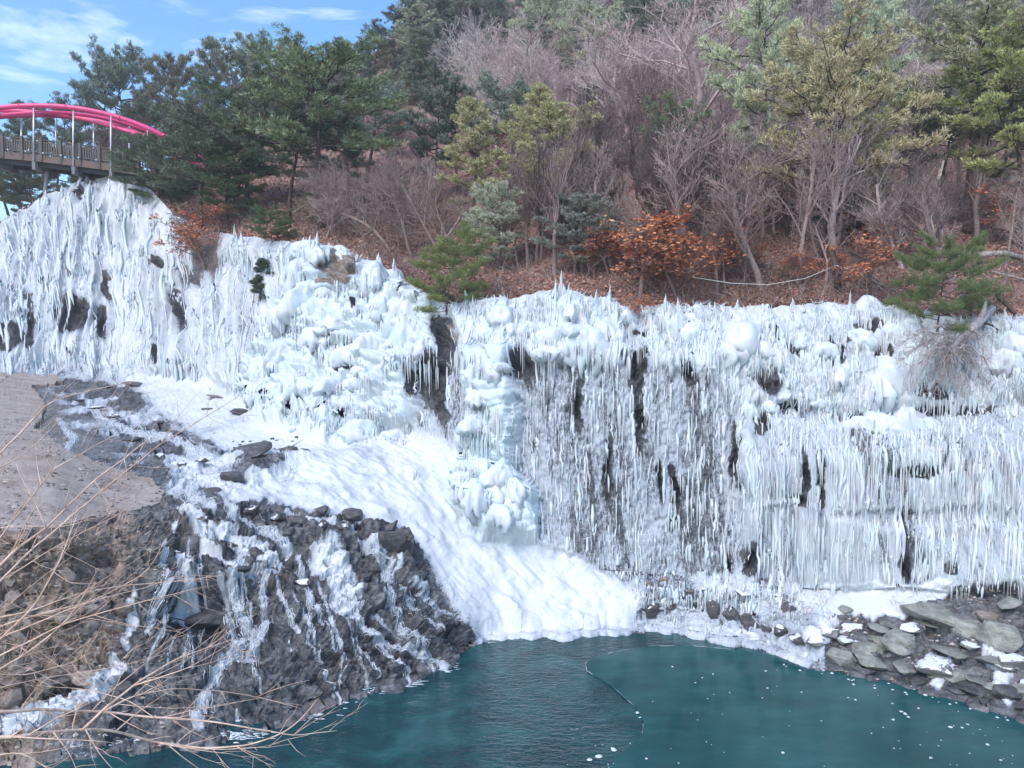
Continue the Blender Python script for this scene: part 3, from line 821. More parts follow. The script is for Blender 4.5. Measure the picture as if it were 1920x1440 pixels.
r_, c_ = np.meshgrid(np.arange(len(ht) - 1), np.arange(HNX - 1), indexing='ij')
hq = np.stack([r_ * HNX + c_, r_ * HNX + c_ + 1, (r_ + 1) * HNX + c_ + 1, (r_ + 1) * HNX + c_], -1).reshape(-1, 4)
tag(obj('hillside', mesh_np('hillside', HILL.reshape(-1, 3), hq, True, None, M['hill'])), kind='structure')
# the valley floor that carries it all, out to the horizon
g = Bag(); g.add([(-170, -40, -3.5), (170, -40, -3.5), (170, 190, -3.5), (-170, 190, -3.5)], [[0, 1, 2, 3]])
tag(obj('valley_floor', g.mesh('valley_floor', m_plain('valley_soil', (0.10, 0.08, 0.06), 0.9, scale=.2))), kind='structure')

# ------------------------------------------------------------------ pool, its thin ice, the concrete apron
def m_water():
    t = NT('pool_water')
    p = t.pos()
    s1 = t.noise(t.mapping(p, (1.0, 2.4, 1), (0, 0, 0.25)), 2.6, 3, 0.55, 0.6)
    s2 = t.noise(t.mapping(p, (1.0, 1.8, 1), (0, 0, -0.5)), 7.0, 3, 0.6, 0.3)
    h = t.math('ADD', t.math('MULTIPLY', s1, 0.7), t.math('MULTIPLY', s2, 0.3))
    bed = t.noise(t.mapping(p, (0.5, 0.5, 1)), 1.0, 5, 0.6, 1.2)
    t.col(t.ramp(bed, [(0.34, (0.003, 0.032, 0.040)), (0.52, (0.007, 0.056, 0.064)), (0.72, (0.025, 0.105, 0.11))]))
    t.rough(0.04); t.b.inputs['IOR'].default_value = 1.33
    t.bump(h, 0.9, 0.10)
    return t.m
def m_pool_ice():
    t = NT('pool_ice')
    p = t.pos()
    a = t.noise(t.mapping(p, (0.35, 0.8, 1)), 1.0, 6, 0.65)
    t.col(t.ramp(a, [(0.3, (0.004, 0.044, 0.048)), (0.5, (0.008, 0.070, 0.076)), (0.72, (0.026, 0.11, 0.112))]))
    t.rough(t.math('ADD', 0.10, t.math('MULTIPLY', a, 0.12))); t.b.inputs['IOR'].default_value = 1.31
    t.bump(t.noise(p, 3, 4, 0.6), 0.05, 0.02)
    return t.m
xs = np.linspace(-22, 24, 150); ys = np.linspace(8, 29.5, 110)
gx, gy = np.meshgrid(xs, ys)
wz = 0.012 * (fbm(gx * 1.1, gy * 1.8, seed=161) - .5)
wq = (np.arange(109)[:, None] * 150 + np.arange(149)[None]).reshape(-1)
wq = np.stack([wq, wq + 1, wq + 151, wq + 150], -1)
tag(obj('pool_water', mesh_np('pool_water', np.stack([gx, gy, wz], -1).reshape(-1, 3), wq, True, None, m_water())), kind='structure')
# ice sheet on the right half of the pool: outline walked in plan
edge_px = [(1500,1236),(1400,1222),(1300,1212),(1220,1212),(1160,1222),(1115,1232),(1098,1245),(1102,1260),(1125,1275),(1150,1290),(1172,1310),(1195,1330),(1208,1355),(1200,1385),(1170,1410),(1140,1440),(1110,1500),(1100,1600)]
out = [at(a, b, y_on_level(b, 0.0)) for a, b in edge_px]
out += [np.array([24.0, y, 0]) for y in (11.5, 16, 20)]
out += [at(a, b, y_on_level(b, 0.0)) for a, b in [(2240,1440),(1920,1342),(1830,1318),(1740,1298),(1650,1275),(1580,1262)]]
out = np.array(out)[:, :2]
den = []
for i in range(len(out)):
    a, b = out[i], out[(i + 1) % len(out)]
    n = max(2, int(np.linalg.norm(b - a) / .12))
    for j in range(n):
        q = a + (b - a) * j / n
        den.append(q + .05 * (np.array([vn(q[0] * 3, q[1] * 3, seed=5), vn(q[0] * 3, q[1] * 3, seed=6)]) - .5))
bm = bmesh.new()
bm.faces.new([bm.verts.new((x, y, .022)) for x, y in den])
r = bmesh.ops.extrude_face_region(bm, geom=bm.faces[:])
for v_ in [g_ for g_ in r['geom'] if isinstance(g_, bmesh.types.BMVert)]: v_.co.z = .010
bmesh.ops.recalc_face_normals(bm, faces=bm.faces)
me = bpy.data.meshes.new('pool_ice'); bm.to_mesh(me); bm.free(); me.materials.append(m_pool_ice())
tag(obj('pool_ice', me), kind='structure')
rim = Bag()
k = int(np.argmin([np.hypot(*(np.array(d) - out[13])) for d in den])) + 3
pts = np.array([(x, y, .024) for x, y in den[:k]])
wid = .0012 + .006 * sstep(.35, .8, vn(pts[:, 0] * 6, pts[:, 1] * 6, seed=18)) + .0 * vn(pts[:, 0] * 4, pts[:, 1] * 4, seed=8)
i0 = 0
while i0 < len(pts) - 4:
    n_ = 3 + int(14 * vn(i0 * .37, .5, seed=19)); rim.tube(pts[i0:i0 + n_], wid[i0:i0 + n_], 5); i0 += n_ + 1 + int(9 * vn(i0 * .53, .5, seed=20))
tag(obj('frost_rim', rim.mesh('frost_rim', M['ice'])), 'thin white frost line along the curved edge of the pool ice', 'ice edge')

def m_concrete():
    t = NT('old_concrete')
    p = t.pos()
    a = t.noise(t.mapping(p, (0.5, 1.5, 1)), 1.2, 7, 0.7); b = t.noise(p, 30, 4, 0.7)
    k = t.math('ADD', t.math('MULTIPLY', a, 0.7), t.math('MULTIPLY', b, 0.3))
    t.col(t.ramp(k, [(0.33, (0.15, 0.12, 0.105)), (0.46, (0.30, 0.25, 0.225)), (0.6, (0.40, 0.345, 0.315)), (0.72, (0.52, 0.46, 0.425))])).rough(0.85)
    t.bump(b, 0.5, 0.03)
    return t.m
M['concrete'] = m_concrete()
CONC = [(-300,700),(0,697),(60,700),(100,706),(122,722),(60,728),(85,760),(75,790),(62,805),(100,830),(130,850),(160,862),(230,890),(285,905),(310,925),(300,950),(180,985),(100,1000),(0,1003),(-300,1000)]
cm = poly_soft(px + .7 * wx, py + .7 * wy, CONC, 3) > .5
cf = cm[:-1, :-1] & cm[1:, :-1] & cm[:-1, 1:] & cm[1:, 1:]
ctop = BASE + np.array([0, 0, .16]) + np.stack([0 * px, 0 * px, .09 * (fbm(X * .8, Yw * .8, seed=171) - .5) + .05 * (fbm(X * 5, Yw * 5, seed=172) - .5) - .10 * line_soft(px, py, [(-300, 866), (-20, 867), (78, 869)], 3) + .06 * facets(X * .5, Yw * .35, 173, .4)], -1)
qs = quads.reshape(NR - 1, NX - 1, 4)[cf]
used, inv = np.unique(qs, return_inverse=True)
inv = inv.reshape(-1, 4)
tv = ctop.reshape(-1, 3)[used]
bv = tv.copy(); bv[:, 2] -= .45; bv[:, 1] += .12
e = np.concatenate([inv[:, [0, 1]], inv[:, [1, 2]], inv[:, [2, 3]], inv[:, [3, 0]]])
ks = np.sort(e, 1); _, ix, ct = np.unique(ks, axis=0, return_index=True, return_counts=True)
be = e[ix[ct == 1]]
n0 = len(tv)
skirt = np.stack([be[:, 1], be[:, 0], be[:, 0] + n0, be[:, 1] + n0], -1)
tag(obj('concrete_apron', mesh_np('concrete_apron', np.vstack([tv, bv]), [inv, skirt], False, None, M['concrete'])), kind='structure')
# ------------------------------------------------------------------ icicles, ice domes, spires
RNG = np.random.default_rng(7)
def unit(v): return v / (np.linalg.norm(v, axis=-1, keepdims=True) + 1e-9)
random.seed(7)
zone_key = {1: 'left', 2: 'centre', 3: 'right', 4: 'lower', 5: 'apron'}
def icicle_geo(seed, n=6, sides=5, merge=0):
    """unit icicle hanging from the origin to z = -1, radius 1 at its root"""
    r = np.random.default_rng(seed)
    z = -np.linspace(0, 1, n) ** 0.9
    rad = (1 - np.linspace(0, 1, n)) ** 0.75 * (1 + .25 * (r.random(n) - .5))
    rad[0] *= .9; rad[-1] = .03
    off = np.cumsum((r.random((n, 2)) - .5) * .12, 0)
    b = Bag()
    b.tube(np.stack([off[:, 0], off[:, 1], z], -1), rad, sides)
    v = np.vstack(b.v)
    # tube() lays rings across z, radii are in units of the root radius
    return v, b
ICI = []
for s in range(6):
    v, b = icicle_geo(200 + s)
    me = b.mesh('icicle', M['ice'])
    ICI.append((me, v, np.vstack(b.f4), np.vstack(b.f3)))
cands = []          # x, y, z, length, radius, fall
dn = np.zeros_like(D); dn[8:] = D[8:] - D[:-8]
ok = (ice > .35) & (zid >= 1) & (zid <= 5) & (G_py < 1185) & (np.abs(G_px - 960) < 1010)
score = ok * (np.clip(dn, 0, .5) ** 1.3 + .012) * np.where(zid == 5, .08, 1.0) * np.where(zid == 4, 1.1, 1) * np.where((zid == 3) & (Zn['glaze'] > .5), .35, 1)
pr = score.ravel() / score.sum()
pick = RNG.choice(len(pr), 900, replace=False, p=pr)
for p_ in pick:                                     # icicles hang in clumps, longest in the middle
    r_i, c_i = divmod(p_, NX)
    P = TER[r_i, c_i]
    s_ = P[1] / F
    zk = zid[r_i, c_i]
    L0 = (16 + 62 * RNG.random() ** 2) * s_
    R0_ = (1.0 + 2.2 * RNG.random() ** 2.2) * s_ * (.75 if zk in (3, 4) else 1)
    nn_ = RNG.integers(3, 9)
    for q in range(nn_):
        u = RNG.normal() * .55
        cj = int(np.clip(c_i + round(u * 4.2), 0, NX - 1)); rj = int(np.clip(r_i + RNG.integers(-3, 4), 6, NR - 1))
        T_ = TER[rj, cj]
        ln = L0 * (.3 + .8 * math.exp(-u * u * 2) * RNG.random() + .15 * RNG.random())
        rd = R0_ * (.45 + .9 * RNG.random() ** 1.5)
        cands.append((T_[0], min(T_[1], P[1] + .1) - .04 - rd * .6, T_[2] + .03, ln, rd, zone_key[zk]))
def ledge(pts, n, l0, l1, key, jit=3, r0=.9, r1=2.6, fwd=.12):
    P = np.array(pts, float)
    seg = np.r_[0, np.cumsum(np.hypot(*np.diff(P, axis=0).T))]
    for _ in range(n):
        t = RNG.random() * seg[-1]
        x = np.interp(t, seg, P[:, 0]); y = np.interp(t, seg, P[:, 1]) + jit * RNG.normal()
        q = tP(x, y); nn = tN(x, y)
        s_ = q[1] / F
        cands.append((q[0], q[1] - fwd, q[2], (l0 + (l1 - l0) * RNG.random() ** 1.6) * s_, (r0 + (r1 - r0) * RNG.random() ** 1.5) * s_, key))
for a in [([(0,600),(50,600)],40,30,75,'left'),([(70,540),(170,520)],40,30,90,'left'),([(220,470),(300,500)],30,20,60,'left'),([(440,500),(560,520)],40,20,60,'left'),
          ([(560,500),(620,480)],24,30,60,'centre'),([(610,570),(640,575)],16,20,45,'centre'),([(700,600),(740,620)],18,20,50,'centre'),([(560,640),(700,660)],40,12,35,'centre'),
          ([(790,690),(830,690)],16,30,70,'centre'),([(500,700),(640,720)],30,12,30,'centre'),
          ([(860,590),(1900,600)],160,15,55,'right',16),([(1000,640),(1900,660)],110,15,50,'right',22),([(860,590),(940,600)],40,30,75,'right'),([(970,600),(1030,610)],30,25,60,'right'),([(1030,660),(1050,655)],12,30,60,'right'),([(1060,600),(1160,590)],50,25,60,'right'),
          ([(890,690),(960,700)],50,40,110,'right'),([(890,780),(960,790)],40,40,90,'right'),([(880,830),(950,830)],24,25,50,'right'),([(1240,600),(1340,610)],50,25,70,'right'),
          ([(1330,680),(1440,670)],50,25,65,'right'),([(1450,640),(1480,650)],16,30,70,'right'),([(1600,650),(1680,640)],40,25,60,'right'),([(1590,630),(1560,640)],12,20,40,'right'),
          ([(1610,730),(1700,720)],45,25,60,'right'),([(1850,640),(1900,640)],40,40,110,'right'),([(1160,640),(1240,650)],30,20,50,'right'),
          ([(1385,850),(1920,870)],150,30,120,'lower',22),([(1480,820),(1700,830)],50,15,40,'lower'),([(1380,960),(1920,990)],90,25,90,'lower',34),([(1760,880),(1920,900)],60,60,180,'lower',20),
          ([(1000,900),(1380,920)],40,15,70,'right',40),([(1000,760),(1380,760)],40,15,70,'right',40),([(1000,980),(1380,1020)],45,15,50,'right',30),
          ([(1190,1100),(1560,1125)],110,15,60,'lower'),([(1480,1140),(1570,1170)],40,20,50,'lower'),
          ([(880,900),(990,930)],40,12,40,'apron'),([(650,840),(770,830)],30,8,25,'apron')]:
    ledge(*a)
dom_pts = [(1610,640,34),(1655,700,42),(1640,725,30),(1580,705,22),(1390,640,40),(1360,665,30),(1420,660,28),(1070,625,30),(1100,650,34),(1040,640,24),(1130,630,26),(1075,590,24),
           (950,600,28),(925,630,24),(1640,790,38),(1700,790,34),(1670,812,26),(1610,800,24),(1740,800,20),(1480,770,18),(1440,760,20),(1530,755,14),(1400,770,16),
           (590,520,34),(600,560,40),(630,580,36),(570,600,30),(610,640,34),(650,620,26),(790,600,44),(780,640,40),(740,590,26),(815,660,24),(720,660,28),(690,680,30),(650,690,28),
           (600,690,26),(560,680,24),(520,700,24),(545,740,26),(590,740,30),(640,745,26),(690,730,22),(510,760,20),(570,770,24),(620,780,22),(670,780,20),(590,470,22),(615,490,26),
           (740,510,22),(725,540,26),(745,560,24),(900,880,22),(920,890,26),(950,905,28),(880,910,24),(930,930,34),(970,925,24),(905,950,26),(960,960,26),(870,930,20),(940,975,28),
           (915,800,26),(925,750,24),(900,820,20),(940,690,26),(915,700,24),(700,815,34),(740,825,28),(1540,660,24),(1500,650,18),(1270,610,20),(1300,630,22),(1180,600,16),
           (1880,650,26),(1860,690,20)]
for i in range(22):
    while True:
        x, y = RNG.uniform(480, 1000), RNG.uniform(470, 980)
        r_i, c_i = tcell(x, y)
        if Zn['bulb'][r_i, c_i] > .6 or Zn['flow'][r_i, c_i] > .6: break
    dom_pts.append((x, y, RNG.uniform(9, 22)))
for i in range(12):
    dom_pts.append((RNG.uniform(860, 1900), RNG.uniform(570, 700), RNG.uniform(14, 26)))
for i, (x, y, sz_) in enumerate(dom_pts):
    r_i, c_i = tcell(x, y)
    q = TER[r_i, c_i]; m_ = sz_ * q[1] / F
    key = zone_key.get(int(zid[r_i, c_i]), 'right')
    for k_ in range(int(3 + sz_ * .35) if i % 3 else 0):
        a_ = RNG.uniform(-2.6, -.5)
        cands.append((q[0] + math.cos(a_) * m_ * .95, q[1] + m_ * .25 + math.sin(a_) * m_ * .85, q[2] - m_ * RNG.uniform(.15, .4), m_ * RNG.uniform(.3, 1.3), m_ * RNG.uniform(.04, .13), key))
cands.sort(key=lambda c: -c[3] * c[4])
per = {k: 0 for k in FALL}
rest = {k: Bag() for k in FALL}
for i, (x, y, z, ln, rd, key) in enumerate(cands):
    me, v, f4, f3 = ICI[i % 6]
    if i < 300:
        o = obj('icicle', me)
        o.matrix_basis = Matrix.Translation((x, y, z)) @ Matrix.Rotation(i * 1.7, 4, 'Z') @ Matrix.Diagonal((rd, rd, ln, 1))
        under(o, FALL[key])
    else:
        a = i * 1.7
        c_, s_ = math.cos(a), math.sin(a)
        q = np.stack([(v[:, 0] * c_ - v[:, 1] * s_) * rd + x, (v[:, 0] * s_ + v[:, 1] * c_) * rd + y, v[:, 2] * ln + z], -1)
        rest[key].add(q, f4, f3)
for k_, b in rest.items():
    if b.n:
        tag(under(obj('small_icicles', b.mesh('small_icicles', M['ice'])), FALL[k_]), kind='stuff')

# fused ribs of ice running down the walls
ribs = {k: Bag() for k in FALL}
okr = (ice > .42) & (zid >= 1) & (zid <= 4) & (Zn['bulb'] < .5) & (np.abs(G_px - 960) < 1000) & (np.arange(NR)[:, None] > 60)
wr_ = okr * np.where(Zn['glaze'] > .5, .38, 1.0) * np.where(zid == 1, .8, 1.0)
pk = RNG.choice(okr.size, 2200, replace=False, p=wr_.ravel() / wr_.sum())
for p_ in pk:
    r_i, c_i = divmod(p_, NX)
    zk = zone_key[int(zid[r_i, c_i])]
    n_ = int(RNG.uniform(10, 42)); st_ = max(2, n_ // 7)
    rows = np.arange(r_i, max(r_i - n_, 8), -st_)
    rows = rows[np.isin(zid[rows, c_i], (1, 2, 3, 4))]
    if len(rows) < 4: continue
    cw = np.clip(c_i + np.cumsum(RNG.integers(-1, 2, len(rows)) * (RNG.random(len(rows)) < .3)), 0, NX - 1).astype(int)
    Q = TER[rows, cw] + TN[rows, cw] * .02
    t_ = np.linspace(0, 1, len(rows))
    rd = (.9 + 3.4 * RNG.random() ** 2.5) * Q[0, 1] / F * (np.sin(t_ * 2.6 + .35) * .7 + .3) * RNG.uniform(.75, 1.25, len(rows))
    rd[-1] *= .25
    ribs[zk].tube(Q, rd, 5, cap=False)
for k_, b in ribs.items():
    if b.n: tag(under(obj('ice_ribs', b.mesh('ice_ribs', M['ice'])), FALL[k_]), kind='stuff')

def dome_mesh(seed, n=40, rings=16):
    """bell-shaped ice mound: rounded top, fluted flanks, hem of drips"""
    r = np.random.default_rng(seed)
    th = np.arange(n) * 2 * math.pi / n
    flute = .5 * np.sin(th * 7 + r.random() * 6 + 1.5 * np.sin(th * 2)) + .35 * np.sin(th * 11 + r.random() * 6) + .3 * r.normal(size=n)
    lob = 1 + .20 * np.sin(th * 2 + r.random() * 6) + .12 * np.sin(th * 3 + r.random() * 6)
    drip = np.clip(.35 + .35 * flute + .3 * r.random(n), .05, 1.2)
    vs = []
    for i in range(rings):
        t = i / (rings - 1)
        if t < .7:
            q = t / .7
            rad = np.sin(q * math.pi / 2) ** .85 * (1 + (lob - 1) * q) * (1 + .17 * flute * q ** 1.2)
            z = .55 - 1.0 * q ** 1.7 * np.ones(n) + .10 * flute * q
        else:
            q = (t - .7) / .3
            rad = lob * (1 + .17 * flute) * (1 - .12 * q - .55 * q ** 3); z = -.45 - q * drip * 1.1
        vs.append(np.stack([np.cos(th) * rad, np.sin(th) * rad, z], -1))
    v = np.array(vs)
    v += .22 * (np.stack([fbm(v[..., 0] * 1.6 + s, v[..., 1] * 1.6, v[..., 2] * 1.6, seed=seed + s) for s in range(3)], -1) - .5) * 2
    nn_ = np.stack([v[..., 0], v[..., 1], v[..., 2] * .4], -1)
    v += unit(nn_) * (.55 * (fbm(v[..., 0] * 1.9 + 9, v[..., 1] * 1.9, v[..., 2] * .9, seed=seed + 5) - .5) + .16 * (fbm(v[..., 0] * 5, v[..., 1] * 5, v[..., 2] * 2.2, seed=seed + 6) - .5))[..., None]
    v = v.reshape(-1, 3)
    i = np.arange(rings - 1)[:, None] * n; j = np.arange(n)[None]; k = (j + 1) % n
    f = np.stack([i + j, i + n + j, i + n + k, i + k], -1).reshape(-1, 4)
    return mesh_np('ice_dome', v, f, True, None, M['ice'])
DOME = [dome_mesh(300 + s) for s in range(8)]
for i, (x, y, s) in enumerate(dom_pts):
    r_i, c_i = tcell(x, y)
    key = zone_key.get(int(zid[r_i, c_i]), 'right')
    q = TER[r_i, c_i]; m_ = s * q[1] / F
    o = obj('ice_dome', DOME[i % 8])
    sx = m_ * (.75 + .5 * ((i * 37) % 10) / 10)
    o.matrix_basis = Matrix.Translation((q[0], q[1] + m_ * .30, q[2] - m_ * .1)) @ Matrix.Rotation(i * 2.4, 4, 'Z') @ Matrix.Rotation(.18 * math.sin(i * 3.1), 4, 'X') @ Matrix.Diagonal((sx * 1.15, m_ * .95, m_ * (.85 + .8 * ((i * 13) % 7) / 7), 1))
    under(o, FALL[key])
def spire_mesh(seed):
    """clump of frozen stalks, tallest in the middle"""
    r = np.random.default_rng(seed)
    b = Bag()
    for q in range(14):
        a = r.random() * 6.28; d = r.random() ** .7
        h = (1 - .75 * d) * r.uniform(.65, 1.0) if q else 1.0
        n = 8
        z = np.linspace(-.5, h, n)
        rad = (.42 - .12 * d) * (1 - np.linspace(0, 1, n) ** 1.8) ** .8 * (1 + .22 * r.normal(size=n)) + .02
        x0, y0 = math.cos(a) * d * .8, math.sin(a) * d * .8
        if q == 0: x0 = y0 = 0
        b.tube(np.stack([x0 * (1 - .25 * (z + .5)) + .05 * r.normal(size=n), y0 * (1 - .25 * (z + .5)) + .05 * r.normal(size=n), z], -1), rad, 7)
    return b.mesh('ice_spire', M['ice'])
SPI = [spire_mesh(400 + s) for s in range(6)]
sp_pts = [(1056,560,52,12),(1046,570,36,10),(1066,575,40,10),(1120,575,30,10),(1140,575,34,8),(880,580,36,12),(895,585,26,9),(600,480,30,12),(618,480,34,12),(632,490,24,9),(722,510,30,12),
          (745,515,34,10),(755,525,26,8),(1250,590,26,9),(1270,592,30,9),(1590,595,46,9),(1600,600,30,8),(1620,600,26,9),(450,455,34,12),(470,465,26,10),(540,480,24,10),(1545,600,20,8),
          (150,345,18,8),(120,370,20,9),(95,385,22,10),(1480,590,20,8),(1880,600,22,9),(1380,590,22,9),(1340,590,20,9),(990,580,22,9)]
for i in range(0):
    sp_pts.append((RNG.uniform(860, 1910), None, RNG.uniform(8, 22), RNG.uniform(4, 8)))
for i, (x, y, h_, wd) in enumerate(sp_pts):
    c_i = min(max(int(round((x - PX0) / (PX1 - PX0) * (NX - 1))), 0), NX - 1)
    if y is None: y = G_py[-1, c_i] + RNG.uniform(2, 22)
    q = tP(x, y); s_ = q[1] / F
    r_i, _ = tcell(x, y)
    o = obj('ice_spire', SPI[i % 6])
    o.matrix_basis = Matrix.Translation(q) @ Matrix.Rotation(i * 1.3, 4, 'Z') @ Matrix.Rotation(.12 * math.sin(i * 2.2), 4, 'Y') @ Matrix.Diagonal((wd * s_ * 1.1, wd * s_ * .9, h_ * s_ * .9, 1))
    under(o, FALL[zone_key.get(int(zid[r_i, c_i]), 'right')])
# frozen spray coating on the brush along the crest
fb = Bag(); p0 = []; p1 = []
for i in range(1000):
    x = RNG.uniform(560, 2000) if i % 5 else RNG.uniform(0, 560)
    c_i = int(round((x - PX0) / (PX1 - PX0) * (NX - 1)))
    dens = vn(x / 35, 0.5, seed=501)
    if dens < .45: continue
    y = G_py[-1, c_i] + RNG.uniform(-3, 16)
    q = tP(x, y) + np.array([0, -.05 + RNG.uniform(-.2, .4), 0])
    a = RNG.uniform(-1.7, 1.7); l = RNG.uniform(.1, .42)
    d_ = np.array([math.sin(a), RNG.uniform(-.4, .3), math.cos(a) * .7])
    p0.append(q); p1.append(q + d_ * l)
fb.segs(p0, p1, RNG.uniform(.008, .028, len(p0)), .006, 4)
tag(obj('frosted_brush', fb.mesh('frosted_brush', M['ice'])), 'ice-coated twigs fringing the crest of the cliff', 'brush', kind='stuff')

# ------------------------------------------------------------------ rocks
def rock_mesh(name, seed, flat=1.0, mat=None, cuts=2):
    r = np.random.default_rng(seed)
    p = r.normal(size=(22, 3)); p /= np.linalg.norm(p, axis=1)[:, None]
    p *= (.75 + .35 * r.random((22, 1)))
    p[:, 2] *= flat
    bm = bmesh.new()
    for q in p: bm.verts.new(q)
    bmesh.ops.convex_hull(bm, input=bm.verts[:])
    bmesh.ops.delete(bm, geom=[v_ for v_ in bm.verts if not v_.link_faces], context='VERTS')
    bmesh.ops.dissolve_limit(bm, angle_limit=.30, verts=bm.verts[:], edges=bm.edges[:])
    bmesh.ops.bevel(bm, geom=bm.edges[:], offset=.05, segments=1, affect='EDGES', profile=.6)
    bmesh.ops.triangulate(bm, faces=bm.faces[:])
    bmesh.ops.subdivide_edges(bm, edges=[e_ for e_ in bm.edges if e_.calc_length() > .35], cuts=1, use_grid_fill=True)
    bmesh.ops.triangulate(bm, faces=bm.faces[:])
    co = np.array([v_.co[:] for v_ in bm.verts])
    n_ = fbm(co[:, 0] * 2.3, co[:, 1] * 2.3, co[:, 2] * 2.3, seed=seed) - .5
    for v_, k_ in zip(bm.verts, n_): v_.co *= 1 + .16 * k_
    me = bpy.data.meshes.new(name); bm.to_mesh(me); bm.free()
    me.materials.append(mat)
    return me
ROCKS = {k: [rock_mesh('rock', 600 + 10 * j + s, ((.5, .36, .3, .62, .42) if 'shore' in k else (.8, .55, .42, 1.0, .65))[s], M[k]) for s in range(5)] for j, k in enumerate(['rock', 'iced_rock', 'shore_rock', 'shore_iced', 'bank_rock'])}
def rock(x, y, wpx, hpx, mat, label, group=None, rz=None, dpt=.9, tilt=.15, sink=.35, i=[0]):
    i[0] += 1
    q = tP(x, y); s_ = q[1] / F
    o = obj('rock', ROCKS[mat][i[0] % 5])
    rz = i[0] * 1.9 if rz is None else rz
    sx, sz = wpx / 2 * s_, hpx / 2 * s_
    o.matrix_basis = Matrix.Translation((q[0], q[1] + sx * .2, q[2] + sz * (1 - 2 * sink) * .6)) @ Matrix.Rotation(tilt * math.sin(i[0] * 2.7), 4, 'Y') @ Matrix.Diagonal((sx, sx * dpt, sz * 1.35, 1)) @ Matrix.Rotation(rz, 4, 'Z')
    tag(o, label, 'rock', group)
    return o
# right shore
for a in [(1765,1170,150,90,'shore_rock','largest pale grey rock slab behind the right shore'),
          (1660,1205,100,60,'shore_rock','flat light grey slab at the foot of the right-hand snow patch'),
          (1690,1215,76,64,'shore_rock','block-shaped pale green-grey rock facing the pool at right'),
          (1600,1190,60,54,'shore_iced','grey rock half under ice beside the block-shaped pale rock'),
          (1640,1243,90,34,'shore_rock','low dark-streaked slab at the waterline below the block-shaped rock'),
          (1760,1262,90,64,'shore_iced','rounded rock with white ice patches at the right waterline'),
          (1830,1290,120,50,'rock','dark wet rock shelf at the waterline near the right edge'),
          (1880,1215,90,70,'shore_rock','grey rock high on the right shore near the frame edge'),
          (1905,1262,70,60,'shore_iced','ice-capped dark rock at the far right edge of the shore')]:
    rock(*a)
for x, y, w_, h_, m_ in [(1555,1200,50,40,'shore_iced'),(1530,1225,46,34,'shore_iced'),(1500,1215,40,40,'iced_rock'),(1575,1240,70,30,'shore_rock'),(1620,1262,50,20,'rock'),(1700,1262,60,30,'shore_rock'),(1725,1280,44,22,'rock'),
                         (1790,1230,74,34,'shore_rock'),(1820,1185,70,40,'shore_rock'),(1855,1160,60,34,'bank_rock'),(1900,1150,60,40,'shore_rock'),(1870,1255,76,38,'shore_rock'),(1800,1300,50,20,'rock'),(1895,1310,60,30,'rock'),
                         (1550,1160,40,22,'shore_iced'),(1585,1150,40,20,'shore_rock'),(1470,1200,38,40,'iced_rock'),(1440,1185,34,36,'iced_rock'),(1410,1180,40,36,'iced_rock'),(1370,1172,40,40,'iced_rock'),
                         (1340,1150,36,40,'iced_rock'),(1300,1140,44,40,'iced_rock'),(1260,1140,36,36,'iced_rock'),(1220,1145,34,30,'iced_rock'),(1480,1150,40,30,'iced_rock'),(1395,1115,46,20,'shore_iced'),(1455,1120,40,18,'shore_iced'),
                         (1320,1105,34,16,'shore_iced'),(1250,1095,26,12,'bank_rock'),(1215,1100,22,12,'bank_rock'),(1280,1085,24,12,'bank_rock'),(1290,1110,20,14,'bank_rock')]:
    rock(x, y, w_, h_, M and m_, 'one of the smaller broken rocks along the right shore of the pool', 'broken rocks along the right shore')
for i in range(18):
    x = RNG.uniform(1550, 1930); y0_ = np.interp(x, SHORE[:, 0], SHORE[:, 1]); y = RNG.uniform(max(1130, y0_ - 130), y0_ - 8)
    rock(x, y, RNG.uniform(34, 84), RNG.uniform(18, 38), ['shore_rock', 'shore_rock', 'shore_iced', 'shore_rock', 'rock'][i % 5], 'one of the smaller broken rocks along the right shore of the pool', 'broken rocks along the right shore', sink=.5)
